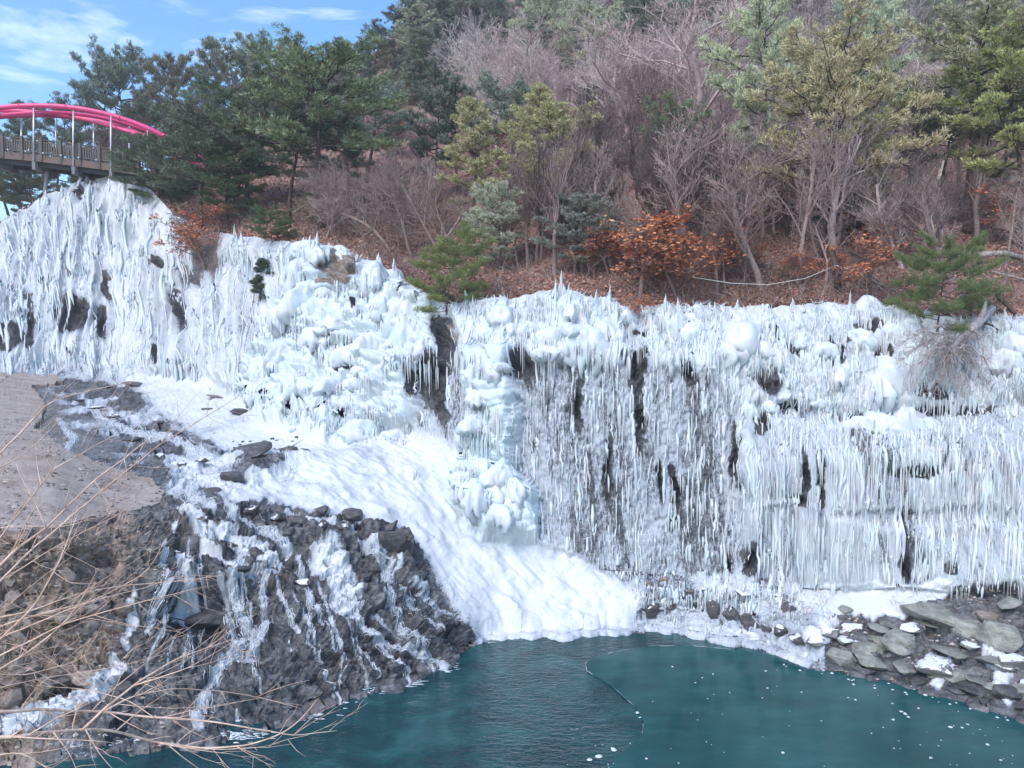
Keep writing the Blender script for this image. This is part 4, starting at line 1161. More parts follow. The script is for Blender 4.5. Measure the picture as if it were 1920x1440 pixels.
# stream and waterfall rocks at left
for a in [(465,872,100,34,'rock','long dark grey slab damming the stream above the small waterfall'),
          (430,912,56,40,'rock','dark rounded rock below the stream slab, left of the big white ice bank'),
          (545,855,44,38,'rock','upright grey rock with icy runnels at the right end of the stream slab'),
          (572,852,26,16,'rock','small dark stone leaning on the upright grey rock in the stream'),
          (243,828,52,18,'rock','low dark rock in the middle of the upper stream'),
          (720,1040,64,70,'rock','square-cut brown-black rock block at the edge of the white ice apron'),
          (660,975,50,36,'rock','dark boulder on top of the rock slope beside the ice'),
          (370,1150,110,76,'rock','big dark rock under the shelf where the stream falls'),
          (450,775,50,12,'rock','flat grey stone in the snowy upper basin'),
          (232,1290,44,34,'rock','dark grey rock at the tip of the left ice tongue')]:
    rock(*a)
for x, y, w_, h_, m_ in [(395,935,40,26,'rock'),(470,965,44,30,'iced_rock'),(520,975,36,28,'iced_rock'),(560,985,50,26,'rock'),(600,965,40,26,'rock'),(640,1000,40,24,'iced_rock'),(690,985,30,24,'rock'),
                         (430,1020,34,30,'iced_rock'),(480,1050,34,28,'iced_rock'),(510,1070,30,34,'rock'),(540,1060,26,26,'iced_rock'),(450,1085,38,24,'rock'),(570,1090,40,36,'iced_rock'),(600,1010,30,20,'iced_rock'),
                         (350,1000,36,22,'rock'),(380,985,30,18,'iced_rock'),(330,1040,26,24,'iced_rock'),(770,1090,28,24,'rock'),(540,1010,30,18,'rock'),(700,1080,30,28,'iced_rock'),
                         (300,870,24,18,'iced_rock'),(340,880,26,16,'iced_rock'),(380,880,30,18,'iced_rock'),(300,800,30,10,'rock'),(390,770,30,8,'rock'),(470,770,20,8,'bank_rock'),
                         (410,745,50,6,'bank_rock'),(200,730,40,8,'rock'),(250,722,60,7,'rock'),(180,775,40,9,'iced_rock'),(210,790,34,9,'iced_rock'),(150,760,30,9,'rock'),(330,825,30,10,'rock')]:
    rock(x, y, w_, h_, m_, 'one of the dark wet stones scattered through the stream at left', 'wet stones in the stream')
for i in range(26):
    x = RNG.uniform(420, 560); y = RNG.uniform(822, 848)
    rock(x, y, RNG.uniform(5, 11), RNG.uniform(4, 7), 'rock', 'one of the pebbles on the snow just above the stream slab', 'pebbles on the snow')
for i in range(34):
    while True:
        x = RNG.uniform(10, 330); y = RNG.uniform(1040, 1390)
        r_i, c_i = tcell(x, y)
        if Zn['bank'][r_i, c_i] > .7 and ice[r_i, c_i] < .4: break
    rock(x, y, RNG.uniform(18, 60), RNG.uniform(14, 40), 'bank_rock', 'one of the brown rocks of the left bank among dry grass', 'brown rocks of the left bank')
# ------------------------------------------------------------------ white water running over the rock slope
def m_foam():
    t = NT('white_water')
    n = t.noise(t.pos(), 18, 4, 0.7)
    t.col(t.mix(t.mrange(n, .35, .6), (0.45, 0.52, 0.58), (0.85, 0.89, 0.93))).rough(0.2)
    t.b.inputs['IOR'].default_value = 1.33
    t.bump(n, .6, .04)
    return t.m
M['foam'] = m_foam()
for j, (pts, wd, ns) in enumerate(RIV):
    P = np.array(pts, float); seg = np.r_[0, np.cumsum(np.hypot(*np.diff(P, axis=0).T))]
    b = Bag()
    for k_ in range(int(ns * 1.6)):
        ln_ = (RNG.uniform(10, 46) if k_ % 5 else RNG.uniform(.5, .95) * seg[-1]) / seg[-1]
        a0 = RNG.uniform(0, max(.02, 1 - ln_)); a1 = min(1, a0 + ln_)
        n = max(6, int(seg[-1] * (a1 - a0) / 3.5))
        t = np.linspace(a0, a1, n) * seg[-1]
        off = RNG.normal() * wd * .5
        x = np.interp(t, seg, P[:, 0]) + off * (.5 + t / seg[-1]) + wd * .9 * (vn(t / 15, t * 0 + k_ * .21, seed=700 + j) - .5) + 4 * (vn(t / 4, t * 0 + k_, seed=705) - .5)
        y = np.interp(t, seg, P[:, 1]) + 6 * (vn(t / 6, t * 0 + k_, seed=720 + j) - .5) + 5 * RNG.normal()
        pos = np.array([tP(u, v_) + tN(u, v_) * .015 for u, v_ in zip(x, y)])
        s_ = pos[:, 1].mean() / F
        rad = s_ * RNG.uniform(.25, .7) * (.25 + 1.5 * vn(t / 4, t * 0 + k_ * 3.3, seed=740))
        rad[0] = rad[-1] = .002
        b.tube(pos, rad, 4, cap=False)
    tag(obj('water_rivulet', b.mesh('water_rivulet', M['foam'])), kind='structure')
# foam where they meet the pool
fo = Bag(); p0 = []
for cx, cy, n, sp in [(372,1378,260,40),(420,1380,120,40),(836,1248,60,10),(768,1280,50,10),(632,1312,40,12),(560,1342,60,30),(300,1390,120,60),(700,1292,40,30),(900,1200,30,14)]:
    for i in range(n):
        x = cx + RNG.normal() * sp; y = cy + RNG.normal() * 5
        q = at(x, y, y_on_level(y, 0.012)); p0.append(q)
p0 = np.array(p0)
dv = np.stack([RNG.uniform(.02, .14, len(p0)), RNG.uniform(-.02, .02, len(p0)), np.zeros(len(p0))], -1)
fo.segs(p0 - dv, p0 + dv, RNG.uniform(.006, .02, len(p0)), .004, 4)
tag(obj('foam_flecks', fo.mesh('foam_flecks', M['foam'])), 'white foam flecks where the rivulets enter the pool', 'foam', kind='stuff')
# ice crumbs on the frozen half
CR = [rock_mesh('ice_fragment', 800 + s, .45, M['ice']) for s in range(4)]
for m_ in CR: m_.materials.clear(); m_.materials.append(M['ice'])
fr = [(1436,1258,5),(1337,1264,5),(1439,1290,5),(1540,1255,8),(1604,1312,6),(1590,1308,4),(1690,1334,7),(1697,1338,8),(1703,1344,6),(1675,1349,7),(1735,1303,8),(1782,1363,8),(1804,1364,6),(1815,1358,6),
      (1468,1411,7),(1745,1421,8),(1852,1396,8),(1876,1425,6),(1123,1418,14),(1150,1405,12),(1105,1424,10),(1195,1336,8),(1261,1250,5),(1200,1345,5),(1212,1422,6),(1674,1319,5),(1850,1320,7),(1797,1306,6),(1812,1317,6),
      (1722,1328,6),(1781,1320,6),(1700,1302,5),(1640,1290,6),(1600,1283,6),(1500,1257,6),(1470,1246,5),(1560,1262,7),(1625,1262,7),(1890,1330,8),(1870,1345,6)]
fr += [(RNG.uniform(1180, 1910), RNG.uniform(1240, 1440), RNG.uniform(1.5, 3.8)) for _ in range(60)]
fr += [(RNG.uniform(1060, 1190), RNG.uniform(1360, 1440), RNG.uniform(1.5, 3)) for _ in range(14)]
fr += [(RNG.uniform(1500, 1900), 0, RNG.uniform(2.5, 6)) for _ in range(30)]
for i, (x, y, s) in enumerate(fr):
    if y == 0: y = np.interp(x, SHORE[:, 0], SHORE[:, 1]) + RNG.uniform(4, 22)
    q = at(x, y, y_on_level(y, .03)); s_ = s * .5 * q[1] / F
    o = obj('ice_fragment', CR[i % 4])
    o.matrix_basis = Matrix.Translation(q) @ Matrix.Rotation(i * 1.1, 4, 'Z') @ Matrix.Diagonal((s_ * 1.2, s_, s_ * .9, 1))
    tag(o, 'one of the white ice crumbs scattered over the teal pool', 'ice', 'ice crumbs on the pool')

gb = Bag()
gv = np.array([(1, 0, 0), (-1, 0, 0), (0, 1, 0), (0, -1, 0), (0, 0, 1), (0, 0, -1)], float)
gf = np.array([(0, 2, 4), (2, 1, 4), (1, 3, 4), (3, 0, 4), (2, 0, 5), (1, 2, 5), (3, 1, 5), (0, 3, 5)])
for i in range(5200):
    if i < 2200: x, y = RNG.uniform(-40, 330), RNG.uniform(720, 1010)
    elif i < 4200: x, y = RNG.uniform(-40, 330), RNG.uniform(990, 1410)
    else: x, y = RNG.uniform(1480, 1920), RNG.uniform(1110, 1290)
    r_i, c_i = tcell(x, y)
    if ice[r_i, c_i] > .5 or vn(x / 25, y / 18, seed=951) < .45: continue
    q = TER[r_i, c_i].copy()
    if cm[r_i, c_i]: q = ctop[r_i, c_i].copy()
    s_ = RNG.uniform(.015, .07) * (1.6 if RNG.random() < .1 else 1)
    gb.add(q + gv * s_ * RNG.uniform(.6, 1.3, (6, 1)) * np.array([1.2, 1, .7]), None, gf, (RNG.random(),) * 3)
M['gravel'] = m_leaf('gravel_stones', [(0.0, (0.06, 0.05, 0.045)), (0.5, (0.24, 0.20, 0.175)), (1.0, (0.50, 0.44, 0.40))])
tag(obj('gravel', gb.mesh('gravel', M['gravel'], False)), 'loose gravel on the concrete apron and banks', 'gravel', kind='stuff')
# ------------------------------------------------------------------ trees
def unit(v): return v / (np.linalg.norm(v, axis=-1, keepdims=True) + 1e-9)
def tufts(bag, C, A, rng, k=16, ln=.28, wd=.02, shade=None):
    """sprays of needles: k thin blades round each centre C, leaning along A"""
    n = len(C)
    d = rng.normal(size=(n, k, 3)); d = unit(d)
    d = unit(d * .85 + A[:, None] * .75 + np.array([0, 0, .25]))
    L_ = ln * (.7 + .6 * rng.random((n, k, 1)))
    side = unit(np.cross(d, rng.normal(size=(n, k, 3))))
    c = C[:, None] + rng.normal(size=(n, k, 3)) * .05
    tip = c + d * L_
    mid = c + d * L_ * .55
    w_ = wd * (.7 + .6 * rng.random((n, k, 1)))
    v = np.stack([c, mid + side * w_, tip, mid - side * w_], 2).reshape(-1, 3)
    f = np.arange(n * k * 4).reshape(-1, 4)
    sh = (rng.random((n, 1)) * .55 + rng.random((n, k)) * .45) if shade is None else np.clip(shade[:, None] + .35 * (rng.random((n, k)) - .5), 0, 1)
    u = (rng.random((n, 1)) < .12) * np.ones((n, k))
    col = np.stack([sh, u, sh * 0], -1)
    bag.add(v, f, None, np.repeat(col.reshape(-1, 3), 4, 0))
def make_pine(seed, crown0=.38, spread=.34, nbr=30, lean=.05, shape='umbrella', dens=1.0, k=15, H=10.0, tuft=.24):
    rng = np.random.default_rng(seed)
    n = 12
    t = np.linspace(0, 1, n)
    ph = rng.random(4) * 6
    cx = lean * H * t ** 1.4 + .035 * H * np.sin(t * 5 + ph[0]) * t
    cy = .03 * H * np.sin(t * 4 + ph[1]) * t
    T = np.stack([cx, cy, t * H * .96 - .3 * (t == 0)], -1)
    tr = Bag()
    tr.tube(T, .017 * H * (1 - t * .85) * (1 + .5 * np.exp(-t * 14)), 9)
    br = Bag(); fo = Bag()
    C, A = [], []
    s0, s1, q0, q1 = [], [], [], []
    for i in range(nbr):
        tt_ = crown0 + (1 - crown0) * ((i + rng.random()) / nbr) ** .85
        base = np.array([np.interp(tt_, t, T[:, j]) for j in range(3)])
        u = (tt_ - crown0) / (1 - crown0)
        prof = {'umbrella': .55 + .55 * math.sin(math.pi * min(1, u * .75 + .2)), 'cone': 1.05 - .85 * u, 'round': .45 + .6 * math.sin(math.pi * (u * .85 + .1)), 'column': .5 + .25 * math.sin(math.pi * u), 'flat': .70 + .45 * math.sin(math.pi * min(1, u + .15))}[shape]
        L_ = spread * H * prof * rng.uniform(.65, 1.1) * (.55 if u > .93 and shape != 'flat' else 1)
        az = i * 2.4 + rng.uniform(-.5, .5)
        el = -.12 + (.75 if shape != 'flat' else .22) * u ** 1.5 + rng.uniform(-.15, .2)
        hd = np.array([math.cos(az), math.sin(az), 0])
        m = 6
        s_ = np.linspace(0, 1, m)
        pts = base + hd * (L_ * s_ * math.cos(el))[:, None] + np.array([0, 0, 1]) * (L_ * (s_ * math.sin(el) + .16 * s_ ** 2))[:, None]
        pts[1:-1] += rng.normal(size=(m - 2, 3)) * .035 * L_
        br.tube(pts, np.linspace(.005 * H, .0016 * H, m) * (.5 + .7 * L_ / (spread * H)), 4)
        nsub = max(5, int(8 * L_ / (spread * H) * dens + 3))
        for j in range(nsub):
            ts = .32 + .68 * (j + rng.random()) / nsub
            p = np.array([np.interp(ts, s_, pts[:, q]) for q in range(3)])
            sd = (1 if j % 2 else -1) * rng.uniform(.3, 1.25)
            d = np.array([math.cos(az + sd), math.sin(az + sd), rng.uniform(.05, .55)])
            l2 = L_ * rng.uniform(.16, .36) * (1.15 - .5 * ts)
            e_ = p + d * l2
            s0.append(p); s1.append(e_)
            nt_ = max(4, int(7 * dens))
            for q in range(nt_):
                f_ = .3 + .75 * (q + rng.random()) / nt_
                c = p + d * l2 * f_ + rng.normal(size=3) * np.array([.14, .14, .08]) * (H / 10) ** .7
                C.append(c); A.append(unit(d + np.array([0, 0, .5])))
                if q % 2: q0.append(p + d * l2 * f_ * .6); q1.append(c)
    # dead lower stubs
    for i in range(7):
        tt_ = rng.uniform(.06, max(.1, crown0)); base = np.array([np.interp(tt_, t, T[:, j]) for j in range(3)])
        a = rng.random() * 6.28; l_ = H * rng.uniform(.05, .14)
        e_ = base + np.array([math.cos(a), math.sin(a), rng.uniform(-.2, .3)]) * l_
        s0.append(base); s1.append(e_)
    br.segs(s0, s1, .0018 * H, .0008 * H, 3)
    br.segs(q0, q1, .0009 * H, .0004 * H, 3)
    C = np.array(C); A = np.array(A)
    zc = C[:, 2]
    r_ = np.hypot(C[:, 0] - np.interp(zc / H, t, cx), C[:, 1]); 
    sh = np.clip(.30 + .45 * fbm(C[:, 0] * .9, C[:, 1] * .9, C[:, 2] * .9, seed=seed) + .25 * (rng.random(len(C)) - .5), 0, 1)
    tufts(fo, C, A, rng, k, tuft, (.021 if H > 5 else .021 * tuft / .3), sh)
    lo, hi = C.min(0), C.max(0)
    return dict(trunk=tr.mesh('trunk', M['pine_bark']), branches=br.mesh('branches', M['pine_bark']), crown=fo.mesh('crown', M['needles'], False), H=hi[2], W=(hi[0] - lo[0]), cx=(hi[0] + lo[0]) / 2)
PINE = [make_pine(1, .42, .34, 30, .06), make_pine(2, .5, .30, 26, -.08), make_pine(3, .30, .36, 36, .03, 'round'), make_pine(4, .22, .30, 40, 0, 'cone'), make_pine(5, .35, .40, 34, .15),
        make_pine(6, .45, .36, 26, -.14, 'round'), make_pine(7, .15, .34, 40, .04, 'round', 1.15), make_pine(8, .12, .17, 46, .02, 'column')]
SMALL = make_pine(11, .06, .80, 34, .22, 'flat', 1.8, 10, 4.0, .14)
BUSH = make_pine(12, .05, .75, 34, -.2, 'flat', 1.8, 10, 4.0, .14)
FIR = make_pine(13, .06, .30, 26, .1, 'cone', 1.2, 20, 4.0, .2)
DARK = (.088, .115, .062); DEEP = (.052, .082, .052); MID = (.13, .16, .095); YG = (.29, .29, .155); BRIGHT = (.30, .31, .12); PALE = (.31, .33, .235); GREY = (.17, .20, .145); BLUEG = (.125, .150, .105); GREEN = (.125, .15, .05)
def plant(var, P, H, Wd, color, rz, name, label, cat, group, flipx=1):
    root = empty(name, P)
    tag(root, label, cat, group)
    sz = H / var['H']; sx = Wd / max(var['W'], .1)
    sx = min(max(sx, .55 * sz), 1.9 * sz)
    for part in ('trunk', 'branches', 'crown'):
        if part in var:
            o = obj(part, var[part], root if part != 'branches' else root_trunk)
            if part == 'trunk': root_trunk = o
            if part != 'branches': o.matrix_basis = Matrix.Diagonal((sx * flipx, sx, sz, 1)) @ Matrix.Rotation(rz, 4, 'Z')
            o.color = (*color, 1)
    return root
def stand(x, by, ty, wpx, depth=None):
    if depth is None:
        P = hP(x, by)
        x_, y_ = to_px(P)
        H = (y_ - ty) / F * P[1]
    else:
        P = at(x, by, depth); H = (by - ty) / F * depth
    return P - np.array([0, 0, .15]), H, wpx / F * P[1]
ORD = 'first second third fourth fifth sixth seventh eighth ninth tenth eleventh twelfth thirteenth fourteenth fifteenth sixteenth seventeenth eighteenth nineteenth twentieth'.split()
GP = 'pines on the wooded slope'
pines = [
 (375,432,212,300,DARK,0,'dark pine on the cliff edge whose crown hides the right end of the footbridge',None),
 (300,425,250,170,DARK,6,'low dark pine spreading beneath the right end of the footbridge',None),
 (470,405,150,240,DARK,2,'dark green pine between the footbridge and the tallest left-hand pine',None),
 (545,415,150,220,DEEP,4,'deep green pine crowding against the left side of the tallest left-hand pine',None),
 (600,428,58,300,MID,0,'tallest pine of the left group, its grey-green top against the sky',None),
 (690,345,150,160,GREY,5,'grey-green pine with a reddish leaning trunk right of the tallest left-hand pine',None),
 (650,380,200,150,MID,2,'mid green pine tucked behind the tallest left-hand pine on its right',None),
 (425,420,270,160,DARK,6,'short dark pine low on the cliff edge left of the thick twin trunks',None),
 (820,380,126,140,DEEP,2,'very dark dense pine standing alone above the bare shrubs left of centre',None),
 (852,380,140,130,GREY,1,'pale grey-green pine just right of the very dark dense pine',None),
 (885,430,188,150,YG,3,'yellow-green cone-shaped pine left of centre',None),
 (960,380,140,160,GREY,0,'hazy grey-green pine below the whitish bare trees',None),
 (1003,390,160,120,YG,3,'slim yellow-green pine pointing up behind the curved-trunk pine',None),
 (1062,450,190,190,YG,1,'yellow-green pine on a long curved trunk near the middle of the slope',None),
 (1012,470,300,130,YG,5,'small yellow-green pine left of the curved trunk',None),
 (938,505,340,135,PALE,6,'round pale grey-green pine just above the icefall crest left of centre',None),
 (1085,508,365,170,GREY,6,'low grey-green pine right of the round pale one above the icefall',None),
 (1120,260,160,110,DEEP,2,'flat-topped dark pine in front of the pinkish bare trees',None),
 (1243,440,186,140,MID,1,'slender green pine in front of the big pinkish bare trees',None),
 (1292,450,286,130,MID,5,'small leaning green pine just above the orange oaks',None),
 (1540,492,48,330,YG,4,'largest yellow-green pine with several trunks on the right slope',None),
 (1600,470,120,240,YG,0,'yellow-green pine overlapping the right side of the largest pine',None),
 (1440,400,-10,240,PALE,2,'tall pale pine behind the upper left of the largest pine',None),
 (1480,440,230,170,GREY,5,'grey-green pine under the left boughs of the largest pine',None),
 (1630,330,-20,170,PALE,0,'pale hazy pine at the top between the two big right-hand pines',None),
 (1700,420,180,150,DEEP,1,'dark green pine in the gap between the two big right-hand pines',None),
 (1600,455,340,150,DEEP,6,'low dark pine between the trunks of the right slope',None),
 (1812,430,18,270,YG,1,'tall flat-crowned pine with bare dark boughs at upper right',None),
 (1910,458,62,270,BRIGHT,0,'bright yellow-green pine with thick dark trunk at the right edge',None),
 (1985,430,-20,260,MID,2,'dark green pine cut by the right edge of the frame',None),
 (1880,380,0,180,MID,2,'green pine behind the bright one at upper right',None),
 (1760,390,140,160,PALE,5,'pale pine below the tall flat-crowned pine',None),
]
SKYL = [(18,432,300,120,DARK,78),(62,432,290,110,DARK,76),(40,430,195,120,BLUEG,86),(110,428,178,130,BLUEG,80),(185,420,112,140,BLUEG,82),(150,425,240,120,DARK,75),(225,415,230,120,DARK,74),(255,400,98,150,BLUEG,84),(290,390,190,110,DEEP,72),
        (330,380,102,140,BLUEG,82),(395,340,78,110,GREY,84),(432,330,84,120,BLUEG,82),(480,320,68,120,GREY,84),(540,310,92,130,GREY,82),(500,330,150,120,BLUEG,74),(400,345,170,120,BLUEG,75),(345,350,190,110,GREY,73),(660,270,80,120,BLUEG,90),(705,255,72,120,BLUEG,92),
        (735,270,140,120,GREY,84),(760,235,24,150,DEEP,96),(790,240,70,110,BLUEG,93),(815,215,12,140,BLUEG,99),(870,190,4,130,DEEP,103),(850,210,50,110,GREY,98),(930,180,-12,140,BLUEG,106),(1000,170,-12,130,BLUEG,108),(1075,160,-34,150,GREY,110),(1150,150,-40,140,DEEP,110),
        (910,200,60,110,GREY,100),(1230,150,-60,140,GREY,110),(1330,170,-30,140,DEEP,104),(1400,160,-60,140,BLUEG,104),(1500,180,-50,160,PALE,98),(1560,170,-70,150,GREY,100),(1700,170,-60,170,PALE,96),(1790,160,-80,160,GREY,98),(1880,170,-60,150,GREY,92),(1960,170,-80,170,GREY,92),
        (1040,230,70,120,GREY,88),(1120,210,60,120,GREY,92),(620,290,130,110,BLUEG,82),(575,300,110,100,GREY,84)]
for i, (x, by, ty, wpx, c, v, lab, _) in enumerate(pines):
    P, H, Wd = stand(x, by, ty, wpx)
    plant(PINE[v], P, H, Wd, tuple(a * random.uniform(.9, 1.12) for a in c), i * 1.9, 'pine_tree', lab, 'pine tree', GP)
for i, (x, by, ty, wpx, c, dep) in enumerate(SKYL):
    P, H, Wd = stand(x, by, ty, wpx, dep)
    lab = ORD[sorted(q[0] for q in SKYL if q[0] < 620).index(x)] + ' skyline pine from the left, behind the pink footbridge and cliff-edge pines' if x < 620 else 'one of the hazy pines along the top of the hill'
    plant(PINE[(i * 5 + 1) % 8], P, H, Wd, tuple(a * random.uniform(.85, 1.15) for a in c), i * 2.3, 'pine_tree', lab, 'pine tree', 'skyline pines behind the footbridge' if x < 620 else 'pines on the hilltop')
for var, x, y, ty, wpx, c, lab, onhill in [
    (BUSH, 852, 600, 436, 165, GREEN, 'bright green bushy pine hanging over the crest beside the dark rock gap', 0),
    (SMALL, 1748, 640, 455, 225, (.085, .115, .04), 'wide dark green pine leaning over the icefall at right, above the fallen dead tree', 0),
    (FIR, 497, 566, 492, 60, DEEP, 'tiny dark conifer growing alone out of the left ice', 0),
    (BUSH, 520, 458, 392, 90, (.05, .085, .03), 'small green pine bush at the cliff edge below the left pines', 0),
    (BUSH, 590, 410, 360, 80, GREEN, 'little green pine sapling at the foot of the tallest left-hand pine', 1)]:
    P = hP(x, y) if onhill else tP(x, y)
    H = (y - ty) / F * P[1]
    plant(var, P, H, wpx / F * P[1], c, x * .1, 'pine_bush', lab, 'pine tree', 'small pines at the cliff edge')

def make_bare(seed, H=9.0, style='vase', fine=1.0):
    rng = np.random.default_rng(seed)
    tr = Bag(); S0, S1, R0, R1 = [], [], [], []
    leaves = []
    def grow(p, d, L_, r, lev):
        n = 5
        pts = [p]
        for i in range(n):
            d = unit(d + rng.normal(size=3) * (.10 if lev == 0 else .17) + np.array([0, 0, .09 if style != 'droop' else -.12]))
            pts.append(pts[-1] + d * L_ / n)
        rad = np.linspace(r, r * .55, n + 1)
        if lev <= 1:
            tr.tube(pts, rad, 6 if lev == 0 else 4, cap=False)
        else:
            for i in range(n):
                S0.append(pts[i]); S1.append(pts[i + 1]); R0.append(rad[i]); R1.append(rad[i + 1])
        if lev >= 3: leaves.append((pts[-1], d)); leaves.append((pts[3], d))
        if lev == 4: return
        nch = {0: 9, 1: 6, 2: int(5 * fine), 3: int(4 * fine)}[lev]
        for i in range(nch):
            s = (.30 if lev == 0 else .15) + (.7 if lev == 0 else .85) * (i + rng.random()) / nch
            q = np.array([np.interp(s * n, np.arange(n + 1), np.array(pts)[:, j]) for j in range(3)])
            a = rng.random() * 6.28
            ang = {'vase': .55, 'wide': .95, 'tall': .32, 'droop': .8}[style] * rng.uniform(.6, 1.35)
            ax = unit(np.cross(d, np.array([math.cos(a), math.sin(a), .3])))
            nd = unit(d * math.cos(ang) + ax * math.sin(ang))
            grow(q, nd, L_ * rng.uniform(.42, .68) * (1.12 - .35 * s if lev else 1 - .3 * s), r * (.55 if lev == 0 else .5) * (1 - .4 * s), lev + 1)
    grow(np.array([0, 0, -.2]), unit(np.array([rng.normal() * .08, rng.normal() * .08, 1])), H * .62, H * .0125, 0)
    br = Bag()
    br.segs(S0, S1, np.maximum(R0, .0095), np.maximum(R1, .007), 3)
    allp = np.array(S1)
    return dict(trunk=tr.mesh('trunk', M['twig']), branches=br.mesh('branches', M['twig']), H=np.percentile(allp[:, 2], 99.5), W=np.percentile(allp[:, 0], 99) - np.percentile(allp[:, 0], 1)), leaves
B1, _ = make_bare(21, 9, 'vase'); B2, _ = make_bare(22, 9, 'vase'); B3, _ = make_bare(23, 9, 'wide'); B4, _ = make_bare(24, 10, 'tall', .8); B5, _ = make_bare(25, 9, 'wide', .8)
BARE = [B1, B2, B3, B4, B5]
PINKB = (.74, .61, .59); WHITEB = (.78, .73, .66); DKB = (.13, .10, .10); GREYB = (.50, .43, .41); BRNB = (.28, .20, .19)
bares = [(1205,335,18,240,PINKB,0,'broad pinkish bare tree right of the middle, reaching near the top'),(1295,335,-15,230,PINKB,1,'tall pinkish bare tree beside the pale pine at upper right'),(1135,330,85,180,PINKB,1,'pinkish-grey bare tree left of the broad one'),
         (1255,320,60,180,PINKB,2,'pinkish bare tree standing between the two tallest ones'),(1350,360,80,150,PINKB,0,'pinkish bare tree behind the left boughs of the largest pine'),
         (958,260,62,120,WHITEB,3,'whitish bare tree with upright twigs, left one of the pair near the top'),(1012,255,58,120,WHITEB,3,'whitish bare tree with upright twigs, right one of the pair near the top'),(905,260,75,110,WHITEB,3,'whitish bare tree beside the hilltop pines'),
         (745,340,185,120,GREYB,2,'grey bare tree above the reddish slope right of the tallest left-hand pine'),(780,330,195,130,GREYB,0,'thin grey bare tree left of the very dark dense pine'),
         (1105,430,225,160,DKB,2,'dark-limbed bare tree right of the curved-trunk pine'),(1380,470,240,150,GREYB,4,'grey bare tree with forked limbs left of the largest pine'),
         (1365,300,90,140,PINKB,1,'hazy pinkish bare tree at the upper middle right'),(1760,330,20,190,WHITEB,0,'pale bare tree behind the tall flat-crowned pine'),(1690,300,-10,180,(.5,.46,.48),1,'pale grey bare tree at the top between the right-hand pines'),
         (1560,300,0,170,(.45,.42,.42),1,'pale grey bare tree above the largest pine')]
for i, (x, by, ty, wpx, c, v, lab) in enumerate(bares):
    P, H, Wd = stand(x, by, ty, wpx)
    plant(BARE[v], P, H, Wd, c, i * 1.3, 'bare_tree', lab, 'bare tree', 'bare trees on the slope')
for i in range(84):
    if i < 60:
        x = RNG.uniform(900, 1960); by = RNG.uniform(330, 545)
        lab, gr = 'one of the thin bare trees crowding the leafy slope above the right icefall', 'thin bare trees above the right icefall'
    else:
        x = RNG.uniform(600, 930); by = RNG.uniform(330, 500)
        lab, gr = 'one of the bare saplings on the reddish slope left of centre', 'bare saplings left of centre'
    P = hP(x, by); P[2] -= .1
    H = (RNG.uniform(2.2, 4.4) if i % 3 else RNG.uniform(5.5, 8)) * (.62 if i >= 60 else 1)
    plant(BARE[i % 5], P, H, H * RNG.uniform(.35, .7), [(.48, .37, .34), (.64, .55, .52), (.22, .17, .16), (.56, .46, .43)][i % 4], i * 2.1, 'bare_tree', lab, 'bare tree', gr)
for i, (x, by, ty) in enumerate([(330,330,170),(400,330,190),(455,320,150),(520,310,150),(580,300,160),(620,330,190),(700,320,175),(270,360,220),(200,380,230)]):
    P, H, Wd = stand(x, by, ty, 130, 76 - i)
    plant(BARE[i % 3], P, H, Wd, (.24, .20, .20), i, 'bare_tree', ORD[sorted((330,400,455,520,580,620,700,270,200)).index(x)] + ' brownish bare tree from the left among the skyline pines', 'bare tree', 'bare trees among the skyline pines')
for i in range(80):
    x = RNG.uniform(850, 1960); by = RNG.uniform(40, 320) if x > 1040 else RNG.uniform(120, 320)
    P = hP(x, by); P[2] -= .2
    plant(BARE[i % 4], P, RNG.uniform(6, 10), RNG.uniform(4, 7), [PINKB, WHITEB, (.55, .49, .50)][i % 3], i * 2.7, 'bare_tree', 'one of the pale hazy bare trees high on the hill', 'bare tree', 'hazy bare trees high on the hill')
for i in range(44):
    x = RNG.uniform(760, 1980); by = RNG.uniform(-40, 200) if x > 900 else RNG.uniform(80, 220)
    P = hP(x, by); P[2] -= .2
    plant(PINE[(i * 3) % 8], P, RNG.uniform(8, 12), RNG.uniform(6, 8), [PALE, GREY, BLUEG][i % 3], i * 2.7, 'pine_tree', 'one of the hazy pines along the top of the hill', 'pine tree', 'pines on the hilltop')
for i in range(24):
    x = RNG.uniform(880, 1960); by = RNG.uniform(330, 520)
    P = hP(x, by); P[2] -= .1
    H = RNG.uniform(5, 8.5)
    plant(BARE[3], P, H, H * .36, [(.18, .14, .135), (.26, .20, .19), (.32, .25, .24)][i % 3], i * 2.9, 'bare_tree', 'one of the slim upright trunks among the leaf litter', 'bare tree', 'slim upright trunks on the slope')
# pale leaning shrubs at the cliff edge left of centre
for i, (x, by, h_, ln_) in enumerate([(690,455,4.6,-.7),(730,470,5.2,-.85),(770,480,4.6,-.6),(660,445,4.2,-.5),(800,490,4.5,.4),(705,440,4.5,.5),(830,470,6.0,-.55),(640,420,4.5,-.3),(750,430,4.5,.2)]):
    P = hP(x, by)
    root = plant(BARE[(2, 4, 0)[i % 3]], P, h_, h_ * .8, (.40, .32, .29), i * 1.7, 'bare_shrub', ORD[sorted((690,730,770,660,800,705,830,640,750)).index(x)] + ' pale arching bare shrub from the left on the cliff edge left of centre', 'shrub', 'pale shrubs at the cliff edge')
    root.rotation_euler = (0, ln_, 0)
